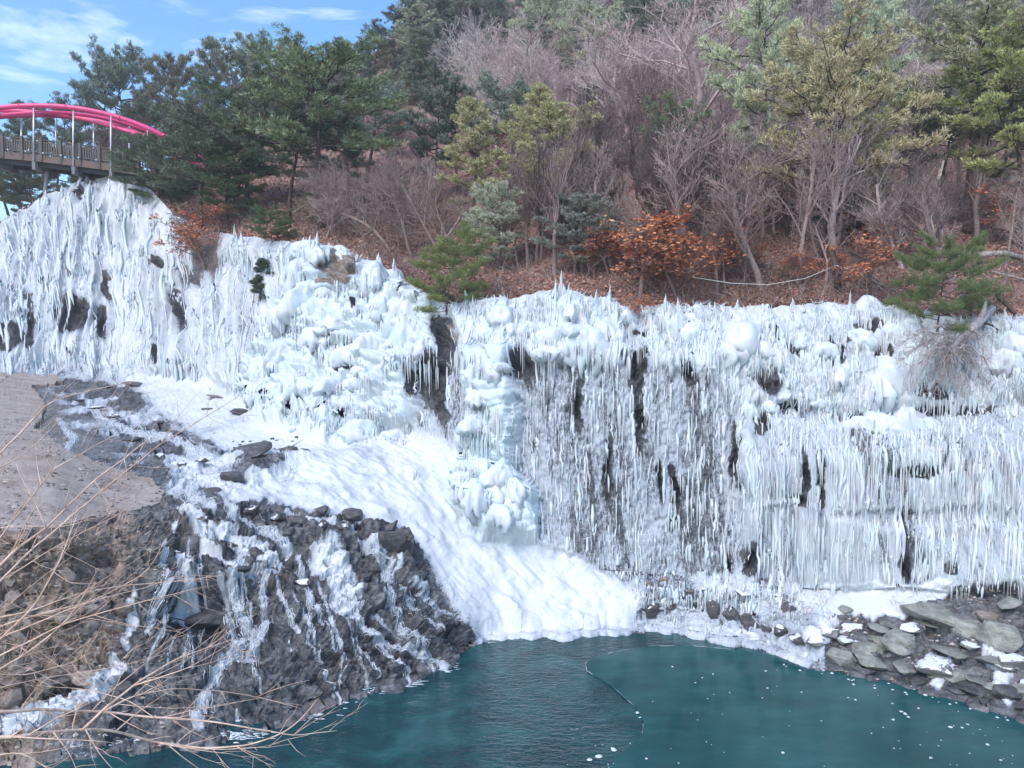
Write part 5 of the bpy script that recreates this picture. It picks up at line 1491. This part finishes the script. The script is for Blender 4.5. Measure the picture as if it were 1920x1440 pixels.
# oaks that kept their russet leaves
def make_oak(seed, H=5.0, n=1500):
    d_, lv = make_bare(seed, H, 'wide', .8)
    rng = np.random.default_rng(seed)
    c = np.array([l[0] for l in lv]); dd = np.array([l[1] for l in lv])
    dn_ = fbm(c[:, 0] * .9, c[:, 1] * .9, c[:, 2] * 1.1, seed=seed, oct=2)
    keep = np.nonzero(dn_ > np.percentile(dn_, 35))[0]
    ix = rng.choice(keep, n)
    C = c[ix] + rng.normal(size=(n, 3)) * .10
    a = unit(rng.normal(size=(n, 3))); b = unit(np.cross(a, rng.normal(size=(n, 3))))
    s = (.05 + .05 * rng.random((n, 1)))
    v = np.stack([C - a * s, C + b * s * .5, C + a * s, C - b * s * .5], 1).reshape(-1, 3)
    bag = Bag()
    sh = np.clip(.15 + .7 * fbm(C[:, 0] * 1.5, C[:, 1] * 1.5, C[:, 2] * 1.5, seed=seed + 1) + .3 * (rng.random(n) - .5), 0, 1)
    bag.add(v, np.arange(n * 4).reshape(-1, 4), None, np.repeat(np.stack([sh, sh, sh], -1), 4, 0))
    d_['crown'] = bag.mesh('leaves', M['oak_leaf'], False)
    return d_
OAK = [make_oak(31), make_oak(32), make_oak(33, 5, 900)]
for i, (x, by, ty, wpx, v, lab) in enumerate([
    (1200,560,395,190,0,'large russet-leaved oak at the crest right of the icy spires'),(1265,555,430,150,1,'russet oak filling the gap between the two brightest oaks'),(1345,550,418,150,0,'bright orange-leaved oak, right one of the pair at the crest'),
    (1140,520,425,90,2,'small tan-leaved oak left of the large russet one'),(1395,500,452,80,1,'low orange oak spray at the right end of the oak group'),(1550,530,462,60,1,'small orange oak sprig by the roped trunk'),
    (1210,615,550,70,1,'russet oak sprout hanging just below the crest ice'),(400,510,400,110,1,'rust-red oak shrub on the left cliff under the dark pines'),(415,440,380,90,2,'brown-leaved oak behind the rust-red shrub on the left cliff'),
    (1650,500,420,100,2,'faded orange oak among the trunks right of the largest pine'),(1730,500,440,90,2,'faded russet oak left of the wide leaning pine'),(1480,540,470,80,2,'thin brown oak sapling near the roped trunk'),
    (1290,360,290,90,2,'faded russet oak up the slope behind the small leaning pine'),(940,330,225,80,2,'reddish oak showing between the pines left of centre'),(755,300,220,70,2,'reddish oak on the slope behind the grey bare tree'),
    (1640,560,440,110,2,'tan oak brush behind the wide leaning pine'),(1860,450,350,100,2,'rusty oak beside the thick dark trunk at right')]):
    P = tP(x, by) if by > 598 or x < 450 else hP(x, by)
    H = max(1.0, (to_px(P)[1] - ty) / F * P[1])
    plant(OAK[v], P, H, wpx / F * P[1], BRNB, i * 1.1, 'oak_tree', lab, 'oak tree', 'oaks that kept their leaves')

# ------------------------------------------------------------------ leaf litter and undergrowth on the slope, dry grass on the banks
n = 60000
cN = RNG.integers(0, HNX - 1, n); rN = (4 + (RNG.random(n) ** 1.25) * 105).astype(int)
fu, fv = RNG.random((n, 1)), RNG.random((n, 1))
C = HILL[rN, cN] * (1 - fu) * (1 - fv) + HILL[rN, cN + 1] * fu * (1 - fv) + HILL[rN + 1, cN] * (1 - fu) * fv + HILL[rN + 1, cN + 1] * fu * fv
C[:, 2] += .02 + .06 * RNG.random(n)
a = unit(RNG.normal(size=(n, 3)) * np.array([1, 1, .5])); b_ = unit(np.cross(a, RNG.normal(size=(n, 3)) * .6 + np.array([0, -.5, 1])))
s = (.055 + .06 * RNG.random((n, 1))) * (C[:, 1:2] / 36) ** .8
v = np.stack([C - a * s, C + b_ * s * .6, C + a * s, C - b_ * s * .6], 1).reshape(-1, 3)
sh = np.clip(.1 + .75 * fbm(C[:, 0] * .5, C[:, 1] * .5, seed=901) + .6 * (RNG.random(n) - .5), 0, 1)
bag = Bag(); bag.add(v, np.arange(n * 4).reshape(-1, 4), None, np.repeat(np.stack([sh] * 3, -1), 4, 0))
tag(obj('leaf_litter', bag.mesh('leaf_litter', M['litter'], False)), 'fallen reddish brown oak leaves covering the slope', 'leaves', kind='stuff')
n = 14000
cN = RNG.integers(0, HNX - 1, n); rN = (3 + (RNG.random(n) ** 1.3) * 95).astype(int)
C = HILL[rN, cN] + RNG.normal(size=(n, 3)) * .12
k_ = fbm(C[:, 0] * .35, C[:, 1] * .35, seed=903)
C = C[k_ > .40]; n = len(C)
d = unit(RNG.normal(size=(n, 3)) * np.array([.75, .6, .35]) + np.array([0, 0, .75]))
l = (.35 + 1.35 * RNG.random((n, 1)) ** 1.5)
m1 = C + d * l * .5 + RNG.normal(size=(n, 3)) * .05
e1 = m1 + unit(d + RNG.normal(size=(n, 3)) * .35) * l * .5
e2 = m1 + unit(d + RNG.normal(size=(n, 3)) * .6) * l * .35
sh = np.clip(RNG.random((n, 1)) ** 1.3, 0, 1) * np.ones((n, 3))
bag = Bag()
bag.segs(C, m1, .009, .007, 3, sh); bag.segs(m1, e1, .007, .004, 3, sh); bag.segs(m1, e2, .006, .003, 3, sh)
tag(obj('undergrowth', bag.mesh('undergrowth', M['brush'])), 'tangled bare brush covering the slope between the trees', 'undergrowth', kind='stuff')
bag = Bag(); C = []
for i in range(5200):
    if i < 4200: x, y = RNG.uniform(-60, 335), RNG.uniform(985, 1400)
    elif i < 4700: x, y = RNG.uniform(1480, 1930), RNG.uniform(1095, 1190)
    else: x, y = RNG.uniform(40, 110), RNG.uniform(740, 870)
    r_i, c_i = tcell(x, y)
    if i < 4200 and (Zn['bank'][r_i, c_i] < .4 or ice[r_i, c_i] > .4 or vn(x / 40, y / 40, seed=905) < .42): continue
    if 4200 <= i < 4700 and vn(x / 30, y / 25, seed=906) < .55: continue
    q = TER[r_i, c_i] + RNG.normal(size=3) * .06
    C.append(q)
C = np.array(C); n = len(C)
d = unit(RNG.normal(size=(n, 3)) * np.array([.8, .5, .3]) + np.array([.1, -.2, .55]))
l = .15 + .5 * RNG.random((n, 1)) ** 1.6
m1 = C + d * l * .6; e1 = m1 + unit(d + np.array([0, 0, -.7]) + RNG.normal(size=(n, 3)) * .3) * l * .5
sh = RNG.random((n, 1)) * np.ones((n, 3))
bag.segs(C, m1, .006, .005, 3, sh); bag.segs(m1, e1, .005, .002, 3, sh)
tag(obj('dry_grass', bag.mesh('dry_grass', M['grass'])), 'dry brown grass and weeds along the banks', 'grass', kind='stuff')

# ------------------------------------------------------------------ fallen dead tree, logs, rope at right
root = empty('fallen_tree', tP(1830, 600)); tag(root, 'grey fallen dead tree hanging head-down over the icefall at right', 'dead tree')
lg = Bag()
A0 = tP(1850, 598) + np.array([0, -.25, .35])
path = [A0, V(1836, 603, A0[1] - .5), V(1815, 622, A0[1] - .9), V(1795, 640, A0[1] - 1.15), V(1782, 655, A0[1] - 1.3)]
path = [np.asarray(q, float) for q in path]
lg.tube(path, [.15, .17, .16, .12, .09], 9)
under(obj('trunk', lg.mesh('trunk', M['dead'])), root)
tw = Bag(); S0, S1, R0, R1 = [], [], [], []
lim = Bag()
rg = np.random.default_rng(77)
ends = [(1690,668),(1700,640),(1715,690),(1740,715),(1760,725),(1790,728),(1815,725),(1840,712),(1860,690),(1730,625),(1775,690),(1710,655),(1850,660),(1745,660),(1765,700),(1800,700),(1725,705)]
for j, (ex, ey) in enumerate(ends):
    st = np.array(path[2 + j % 3]); e_ = at(ex, ey, A0[1] - 1.3 - .5 * rg.random())
    n_ = 7; t_ = np.linspace(0, 1, n_)[:, None]
    pts = st * (1 - t_) + e_ * t_ + np.array([0, 0, .35]) * np.sin(t_ * math.pi) + rg.normal(size=(n_, 3)) * .06
    lim.tube(pts, np.linspace(.045, .012, n_), 5)
    for q in range(42):
        i_ = rg.integers(1, n_); p = pts[i_]
        d_ = unit(e_ - st + rg.normal(size=3) * 1.2 + np.array([0, -.1, -.7])); l_ = rg.uniform(.25, .8)
        m_ = p + d_ * l_ * .5; z_ = m_ + unit(d_ + rg.normal(size=3) * .5 + np.array([0, 0, -.25])) * l_ * .5
        S0 += [p, m_, m_]; S1 += [m_, z_, m_ + unit(d_ + rg.normal(size=3) * .7) * l_ * .35]; R0 += [.012, .008, .007]; R1 += [.008, .004, .004]
under(obj('limbs', lim.mesh('limbs', M['dead'])), root)
tw.segs(S0, S1, R0, R1, 3)
under(obj('twigs', tw.mesh('twigs', M['dead'])), root)
fk = Bag(); fk.tube([path[1], path[1] + np.array([.12, -.05, .35]), path[1] + np.array([.2, -.05, .75])], [.12, .10, .04], 7)
under(obj('broken_stub', fk.mesh('broken_stub', M['dead'])), root)
sb = Bag(); sb.tube([path[1], V(1860, 610, A0[1] - .5), V(1876, 622, A0[1] - .5), V(1884, 640, A0[1] - .5)], [.05, .04, .03, .015], 5)
under(obj('side_branch', sb.mesh('side_branch', M['pine_bark'])), root)
for pts, rd, lab in [([(1800,560),(1835,566),(1858,578),(1880,596)], .11, 'black fallen log at the crest beside the fallen dead tree'), ([(1866,560),(1882,572),(1900,592)], .10, 'short black log leaning at the crest near the right edge'),
                     ([(1830,488),(1880,484),(1925,486)], .16, 'pale weathered log lying on the slope right of the wide leaning pine'), ([(1855,510),(1890,520),(1930,530)], .05, 'thin pale branch on the ground under the weathered log'),
                     ([(1410,385),(1450,398),(1500,404)], .07, 'grey fallen pole on the leaves left of the largest pine')]:
    P = [hP(x, y) + np.array([0, -.1, .12]) for x, y in pts]
    b = Bag(); b.tube(P, np.linspace(rd, rd * .6, len(P)), 8)
    tag(obj('fallen_log', b.mesh('fallen_log', M['pine_bark'] if 'black' in lab else M['dead'])), lab, 'log', 'fallen logs')
# roped trunk
Pb = hP(1575, 545); Ht = (to_px(Pb)[1] - 470) / F * Pb[1]
b = Bag(); b.tube([Pb - np.array([0, 0, .2]), Pb + np.array([-.05, 0, Ht * .5]), Pb + np.array([-.25, .1, Ht])], [.16, .13, .12], 9)
tag(obj('tree_stump', b.mesh('tree_stump', M['pine_bark'])), 'dark broken trunk with a rope tied round it at the crest', 'tree trunk')
Tt = Pb + np.array([-.15, -.13, Ht * .62])
M['rope'] = m_plain('rope', (.62, .58, .55), .8)
for pts, lab in [([(1300,520),(1370,531),(1440,534),(1510,522)], 'pale rope sagging left from the roped trunk over the brown leaves'), ([(1680,545),(1640,527),(1605,508)], 'pale rope running right from the roped trunk to the wide leaning pine')]:
    P = [hP(x, y) * 1.0 for x, y in pts]
    P = [at(x, y, min(p[1], Pb[1]) - .3) for (x, y), p in zip(pts, P)] + [Tt]
    b = Bag(); b.tube(P, .016, 5)
    tag(obj('rope', b.mesh('rope', M['rope'])), lab, 'rope', 'ropes on the slope')
# ------------------------------------------------------------------ pink arched footbridge
M['pink'] = m_plain('pink_paint', (.80, .07, .24), .35, 0, .06, 2, 0)
M['steel'] = m_plain('galvanised_steel', (.62, .63, .66), .35, .6, .1, 5, 0)
M['deckwood'] = m_plain('weathered_timber', (.125, .108, .102), .8, 0, .35, 6, .3)
M['fascia'] = m_plain('brown_girder', (.17, .12, .10), .7, 0, .3, 3, .2)
M['girder'] = m_plain('dark_girder', (.025, .025, .03), .6, 0, .2, 3, .1)
M['pier'] = m_plain('grey_pier', (.22, .21, .22), .8, 0, .2, 3, .2)
bx = np.array([-420, -250, -120, 0, 75, 140, 210, 280, 340, 400, 470], float)
b_py = np.array([330, 296, 281, 284, 291, 299, 308, 320, 333, 348, 368], float)      # deck level
b_Y = np.array([57, 57.3, 57.6, 58, 58.3, 58.5, 58.8, 59.2, 59.6, 60, 60.5], float)
def deck(x, dy=0.0, dz=0.0):
    p = at(x, np.interp(x, bx, b_py), np.interp(x, bx, b_Y))
    return p + np.array([0, dy, dz])
BR = empty('footbridge', deck(75)); tag(BR, 'pink arched footbridge with grey timber railings above the left icefall', 'bridge')
WID = 2.4
def under2(o, part):
    o.parent = part
    return o
def strip(name, xs_, y0, y1, z0, z1, mat, part=None):
    b = Bag()
    P = np.array([deck(x) for x in xs_]); n = len(P)
    v = np.concatenate([P + np.array([0, a, c]) for a, c in ((y0, z0), (y1, z0), (y1, z1), (y0, z1))])
    f = []
    for i in range(n - 1):
        for q in range(4):
            a, c = q * n + i, ((q + 1) % 4) * n + i
            f.append([a, c, c + 1, a + 1])
    b.add(v, f + [[0, 3 * n, 2 * n, n], [n - 1, 2 * n - 1, 3 * n - 1, 4 * n - 1]])
    return under(obj(name, b.mesh(name, mat, False)), BR) if part is None else under2(obj(name, b.mesh(name, mat, False)), part)
XS = np.arange(-420, 471, 15)
strip('deck', XS, -.05, WID, -.12, -.02, M['deckwood'])
strip('fascia', XS, -.16, -.052, -.52, -.0, M['fascia'])
strip('fascia', XS, WID + .002, WID + .11, -.52, -.0, M['fascia'])
strip('girder', XS, .15, .55, -.85, -.125, M['girder'])
strip('girder', XS, WID - .5, WID - .1, -.85, -.125, M['girder'])
for side, yy in (('near', -.10), ('far', WID + .04)):
    top = strip('handrail', XS, yy - .05, yy + .06, 1.10, 1.17, M['deckwood'])
    strip('upper_rail', XS, yy - .03, yy + .03, .93, 1.0, M['deckwood'], top)
    strip('lower_rail', XS, yy - .03, yy + .03, .14, .21, M['deckwood'], top)
    pm = Bag(); pm.box((-.10, -.10, -.42), (.10, .10, 1.26)); pmesh = pm.mesh('railing_post', M['deckwood'], False)
    for i, x in enumerate(np.arange(-400, 470, 36.2)):
        o = obj('railing_post', pmesh); o.location = deck(x + 9, yy - .02); under2(o, top)
    bm_ = Bag(); bm_.box((-.05, -.03, .205), (.05, .03, .935)); bmesh_ = bm_.mesh('baluster', M['deckwood'], False)
    for i, x in enumerate(np.arange(-30 if side == 'near' else 0, 330, 4.6 if side == 'near' else 9.2)):
        o = obj('baluster', bmesh_); o.location = deck(x, yy); under2(o, top)
    hb = Bag()
    for x in np.r_[np.arange(-400, -34, 6.0), np.arange(333, 470, 6.0)]:
        p = deck(x, yy); hb.box((p[0] - .035, p[1] - .03, p[2] + .205), (p[0] + .035, p[1] + .03, p[2] + .935))
    tag(under2(obj('end_balusters', hb.mesh('end_balusters', M['deckwood'], False)), top), kind='stuff')
def rib(pts, rad=.20):
    P = np.array(pts, float)
    t = np.linspace(0, 1, 60); s = np.linspace(0, 1, len(P))
    # smooth curve through the points
    from_x = np.interp(t, s, P[:, 0]); co = np.polyfit(P[:, 0], P[:, 1], 3); 
    yy = np.polyval(co, from_x); dd = np.interp(from_x, P[:, 0], P[:, 2])
    return [at(a, b, c) for a, b, c in zip(from_x, yy, dd)]
ARC = [[(-420,330,57.2),(-200,245,57.5),(0,206,57.9),(80,199,58.2),(200,212,58.7),(285,243,59.1),(395,312,60)],
       [(-420,345,59.3),(-200,262,59.6),(0,221,60.0),(80,216,60.3),(200,231,60.8),(295,264,61.2),(400,330,62)],
       [(-420,352,57.3),(-200,240,58.5),(-40,212,60.0),(60,207,60.2),(150,222,59.4),(240,247,59.0),(330,282,59.3)],
       [(-420,325,59.3),(-200,258,58.6),(-40,222,58.0),(60,216,58.2),(150,213,59.6),(240,229,60.8),(330,272,61.2)]]
AT = []
for i, a in enumerate(ARC):
    b = Bag(); b.tube(rib(a), .19 if i < 2 else .15, 12)
    AT.append(under(obj('arch_tube', b.mesh('arch_tube', M['pink'])), BR))
for a, tube_ in zip(ARC[:2], AT):
    R_ = rib(a)
    for i in range(6, 58, 9):
        b = Bag(); p, q = np.array(R_[i]), np.array(R_[i + 1]); d = unit(q - p)
        b.tube([p, p + d * .12], .215, 12); under2(obj('flange', b.mesh('flange', M['pink'])), tube_)
for i, x in enumerate((-320, -235, -160, -80, 0 - 2, 66, 140, 210, 278, 345)):
    for yy, k in ((-.24, 0), (WID + .16, 1)):
        if x < 0 and x > -10: pass
        lo = deck(x, yy, -.55)
        top_py = np.interp(x, [-420, -200, 0, 80, 200, 285, 395], [332, 246, 207, 201, 214, 245, 312]) + (14 if k else 0)
        hi = np.array([lo[0] + .12, lo[1] + .05, at(x, top_py, lo[1])[2]])
        if hi[2] - lo[2] < 1: continue
        b = Bag(); b.tube([lo, hi], .065, 8)
        under(obj('hanger', b.mesh('hanger', M['steel'])), BR)
for i, x in enumerate((66, 140, 210, 278, -10, -90)):
    q = deck(x); b = Bag()
    b.box((-.12, -.25, -1.15), (.12, WID + .25, -.55)); o = obj('cross_beam', b.mesh('cross_beam', M['pier'], False)); o.location = q; under(o, BR)
for x, bot in ((78, 372), (155, 345)):
    q = deck(x, .6, -1.1); e_ = at(x, bot + 60, q[1])
    b = Bag(); b.tube([q, e_], .13, 10); under(obj('pier', b.mesh('pier', M['pier'])), BR)
for i, x in enumerate(np.arange(20, 290, 33)):
    b = Bag(); q = deck(x, -.22, .10)
    b.tube([q + np.array([0, 0, 0]), q + np.array([0, -.10, .02]), q + np.array([0, -.16, .0])], [.05, .085, .04], 8)
    under(obj('deck_lamp', b.mesh('deck_lamp', M['steel'])), BR)

# ------------------------------------------------------------------ people on the bridge
def person(loc, rz, jacket, trousers, hat, label, lean=.12, h=1.72, skin_c=(.55, .36, .27)):
    s = h / 1.72
    root = empty('person', loc); root.rotation_euler = (0, 0, rz); tag(root, label, 'person', 'people on the footbridge')
    J = [(0, 0, .93), (0, .02, 1.12), (0, .05, 1.34), (0, .06, 1.46), (0, .09, 1.53), (0, .11, 1.62), (0, .115, 1.71),          # 0-6 pelvis..crown
         (.18, .05, 1.40), (.25, .15, 1.17), (.14, .38, 1.10), (.10, .46, 1.11), (-.18, .05, 1.40), (-.25, .15, 1.17), (-.14, .38, 1.10), (-.10, .46, 1.11),   # arms to the rail
         (.10, 0, .88), (.11, .02, .48), (.11, -.01, .08), (.12, .12, .03), (-.10, 0, .88), (-.11, .0, .48), (-.11, -.04, .08), (-.12, .09, .03)]
    E = [(0, 1), (1, 2), (2, 3), (3, 4), (4, 5), (5, 6), (2, 7), (7, 8), (8, 9), (9, 10), (2, 11), (11, 12), (12, 13), (13, 14), (0, 15), (15, 16), (16, 17), (17, 18), (0, 19), (19, 20), (20, 21), (21, 22)]
    R = [.16, .15, .17, .07, .07, .105, .06, .085, .065, .05, .04, .085, .065, .05, .04, .10, .075, .055, .04, .10, .075, .055, .04]
    me = bpy.data.meshes.new('body'); me.from_pydata([(x * s, y * s, z * s) for x, y, z in J], E, [])
    o = obj('body', me, root)
    md = o.modifiers.new('skin', 'SKIN')
    for i, r in enumerate(R):
        me.skin_vertices[0].data[i].radius = (r * s * (1.15 if i < 3 else 1), r * s * (.8 if i < 3 else 1))
    me.skin_vertices[0].data[0].use_root = True
    o.modifiers.new('sub', 'SUBSURF').levels = 1; o.modifiers['sub'].render_levels = 2
    t = NT('clothes')
    sx = t.n('ShaderNodeSeparateXYZ'); tcn = t.n('ShaderNodeTexCoord'); t.l(tcn.outputs['Object'], sx.inputs[0])
    z = t.math('DIVIDE', sx.outputs['Z'], s)
    c = t.mix(t.mrange(z, .90, .93), trousers, jacket)
    c = t.mix(t.mrange(z, 1.49, 1.51), c, skin_c)
    c = t.mix(t.mrange(z, .06, .08), (.03, .03, .03), c)
    t.col(c).rough(.8)
    me.materials.append(t.m)
    b = Bag()
    th = np.arange(14) * 2 * math.pi / 14
    prof = [(.135, 1.60), (.142, 1.66), (.128, 1.73), (.08, 1.785), (.01, 1.80)]
    v = np.array([[(r * math.cos(a) * s, (.11 + r * math.sin(a)) * s, zz * s) for a in th] for r, zz in prof]).reshape(-1, 3)
    i = np.arange(4)[:, None] * 14; j = np.arange(14)[None]; k = (j + 1) % 14
    b.add(v, np.stack([i + j, i + k, i + 14 + k, i + 14 + j], -1).reshape(-1, 4))
    under_ = obj('hat', b.mesh('hat', m_plain('hat', hat, .8)), root)
    nose = Bag(); nose.tube([(0, .205 * s, 1.615 * s), (0, .232 * s, 1.595 * s)], [.012 * s, .018 * s], 5)
    obj('nose', nose.mesh('nose', m_plain('skin', skin_c, .6)), root)
    hd = Bag()
    for sg in (1, -1):
        for f_ in range(5):
            x0 = sg * (.10 + (f_ - 2) * .018) * s
            if f_ < 4: hd.tube([(x0, .46 * s, 1.11 * s), (x0, .50 * s, 1.115 * s), (x0, .525 * s, 1.09 * s)], [.010 * s, .009 * s, .007 * s], 5)
            else: hd.tube([(x0, .44 * s, 1.11 * s), (sg * .07 * s, .47 * s, 1.12 * s), (sg * .065 * s, .50 * s, 1.11 * s)], [.011 * s, .010 * s, .008 * s], 5)
    obj('fingers', hd.mesh('fingers', m_plain('hands', skin_c, .6)), root)
    return root
person(deck(79, .46, 0), math.pi, (.030, .028, .045), (.16, .24, .36), (.75, .74, .72), 'person in a dark jacket, blue jeans and white cap leaning on the bridge railing')
person(deck(127, .40, 0), math.pi, (.60, .40, .38), (.25, .20, .20), (.60, .36, .34), 'small person in a pale pink top behind the bridge railing', h=1.25)

# ------------------------------------------------------------------ bare shrubs in the left foreground
SH = [empty('foreground_shrub', (-4.3, 4.0, 6.6)), empty('foreground_shrub', (-3.6, 3.4, 6.2))]
tag(SH[0], 'leafless tan shrub reaching across the concrete apron from the left edge', 'shrub', 'bare shrubs in the left foreground')
tag(SH[1], 'leafless shrub with long arching stems low over the water at bottom left', 'shrub', 'bare shrubs in the left foreground')
STEMS = [(0,[(-80,930),(-5,855),(60,790),(90,753),(187,727),(247,716)],6,4.6),(0,[(-60,905),(0,877),(50,850),(93,807),(120,780)],3.5,4.5),(0,[(-40,1060),(37,960),(77,910),(100,880),(107,838)],6,4.2),(0,[(77,910),(68,865),(68,836)],3,4.2),
         (0,[(100,880),(183,833),(230,806)],3.5,4.2),(0,[(-80,1130),(-10,1070),(33,1027),(87,990),(177,900),(233,860),(275,826)],9,3.8),(0,[(-60,1150),(60,1030),(143,960),(200,913),(300,833),(400,772),(445,745)],6,4.0),
         (0,[(-30,1230),(67,1133),(113,1050),(147,960)],6,3.7),(0,[(-40,1000),(20,985),(70,988),(120,985),(165,968),(220,955)],3,4.4),(0,[(-40,1110),(0,1090),(80,1040),(150,1000),(230,960),(300,915),(310,905)],3.5,4.3),
         (0,[(87,990),(60,930),(36,890),(30,870)],3,3.9),(0,[(-40,1165),(60,1145),(150,1112),(230,1098),(330,1090),(425,1078)],4.5,3.9),(0,[(-40,1190),(40,1160),(120,1140),(200,1120),(280,1100),(340,1075)],4.5,3.8),
         (0,[(-40,1215),(50,1175),(110,1150),(200,1115),(280,1070),(310,1010)],4,3.7),(0,[(-40,1250),(60,1200),(130,1165),(220,1140),(300,1120),(390,1098)],5,3.6),(0,[(-40,1280),(50,1225),(110,1180),(150,1130),(160,1110),(185,1065)],6,3.5),
         (0,[(177,900),(200,940),(215,975)],2.5,3.9),(0,[(233,860),(240,890),(222,930)],2.5,3.9),
         (1,[(-60,1392),(0,1383),(100,1373),(160,1367),(213,1370),(300,1393),(383,1403),(467,1397),(527,1377),(570,1345),(593,1313)],10,3.2),(1,[(-60,1338),(0,1335),(65,1330),(190,1335),(290,1345),(400,1352),(500,1370),(560,1380),(632,1369)],9,3.3),
         (1,[(155,1368),(200,1325),(250,1285),(330,1235),(440,1197)],7,3.2),(1,[(250,1285),(310,1268),(380,1240),(445,1197)],3.5,3.2),(1,[(190,1335),(260,1300),(340,1290),(420,1297),(500,1310),(562,1328)],4,3.3),
         (1,[(300,1393),(360,1405),(430,1412),(470,1425)],3.5,3.2),(1,[(383,1403),(430,1406),(490,1400),(525,1394)],3,3.2),(1,[(-40,1300),(60,1275),(150,1262),(230,1248),(310,1225)],3,3.4),(1,[(-40,1262),(40,1268),(110,1250),(160,1235),(175,1200)],3.5,3.5),
         (1,[(290,1345),(240,1312),(200,1300),(140,1290),(60,1285)],2.5,3.3),(1,[(-30,1420),(40,1408),(90,1440),(110,1470)],4,3.1),(1,[(100,1373),(130,1410),(150,1460)],3.5,3.1),(1,[(160,1367),(190,1420),(230,1460)],3,3.1)]
rg = np.random.default_rng(99)
side = [Bag(), Bag()]
for which, pts, wd, dep in STEMS:
    P = np.array(pts, float); n_ = len(P)
    seg = np.r_[0, np.cumsum(np.hypot(*np.diff(P, axis=0).T))]
    t = np.linspace(0, seg[-1], max(10, int(seg[-1] / 16)))
    x = np.interp(t, seg, P[:, 0]); y = np.interp(t, seg, P[:, 1])
    kk = np.array([.25, .5, .25])
    for _ in range(2):
        x[1:-1] = np.convolve(x, kk, 'valid'); y[1:-1] = np.convolve(y, kk, 'valid')
    dd = dep + .35 * t / 400 + .1 * np.sin(t / 90 + dep * 9)
    y = y + 2.2 * (vn(t / 22, t * 0 + dep * 7, seed=12) - .5)
    Q = at(x, y, dd)
    rad = wd * .40 * dep / F * np.linspace(1, .25, len(t))
    b = Bag(); b.tube(Q, rad, 7)
    under(obj('stem', b.mesh('stem', M['willow'])), SH[which])
    for q in range(int(seg[-1] / 40)):
        i_ = rg.integers(1, len(t) - 1)
        d2 = Q[i_ + 1] - Q[i_ - 1]; d2 /= np.linalg.norm(d2)
        l_ = rg.uniform(.04, .28) * (1.6 if rg.random() < .25 else 1)
        up = np.array([0, 0, 1.0 if rg.random() < .6 else -1.0])
        d_ = unit(d2 * .9 + up * rg.uniform(.3, .9) + rg.normal(size=3) * .3)
        n3 = 5; s3 = np.linspace(0, 1, n3)[:, None]
        tw_ = Q[i_] + d_ * l_ * s3 + rg.normal(size=(n3, 3)) * .006 * s3 + d2 * l_ * .3 * s3 ** 2
        side[which].tube(tw_, np.linspace(max(.0012, rad[i_] * .55), .0008, n3), 4)
        if l_ > .15:
            for z in range(2):
                p = tw_[rg.integers(1, 4)]; e_ = p + unit(d_ + rg.normal(size=3) * .6) * rg.uniform(.03, .12)
                side[which].tube([p, (p + e_) / 2 + rg.normal(size=3) * .004, e_], [.0013, .001, .0007], 3)
for w_ in (0, 1):
    under(obj('twigs', side[w_].mesh('twigs', M['willow'])), SH[w_])


# ------------------------------------------------------------------ the faint winter haze that pales the upper trees
hz = Bag(); hz.box((-200, -60, -4.5), (200, 220, 150))
t = NT('haze'); t.t.nodes.remove(t.b)
vol = t.n('ShaderNodeVolumePrincipled')
vol.inputs['Color'].default_value = (.95, .96, 1, 1); vol.inputs['Density'].default_value = 0.0009; vol.inputs['Anisotropy'].default_value = 0.2
t.l(vol.outputs[0], t.out.inputs['Volume'])
tag(obj('haze', hz.mesh('haze', t.m, False)), kind='stuff')
SC.cycles.volume_bounces = 0
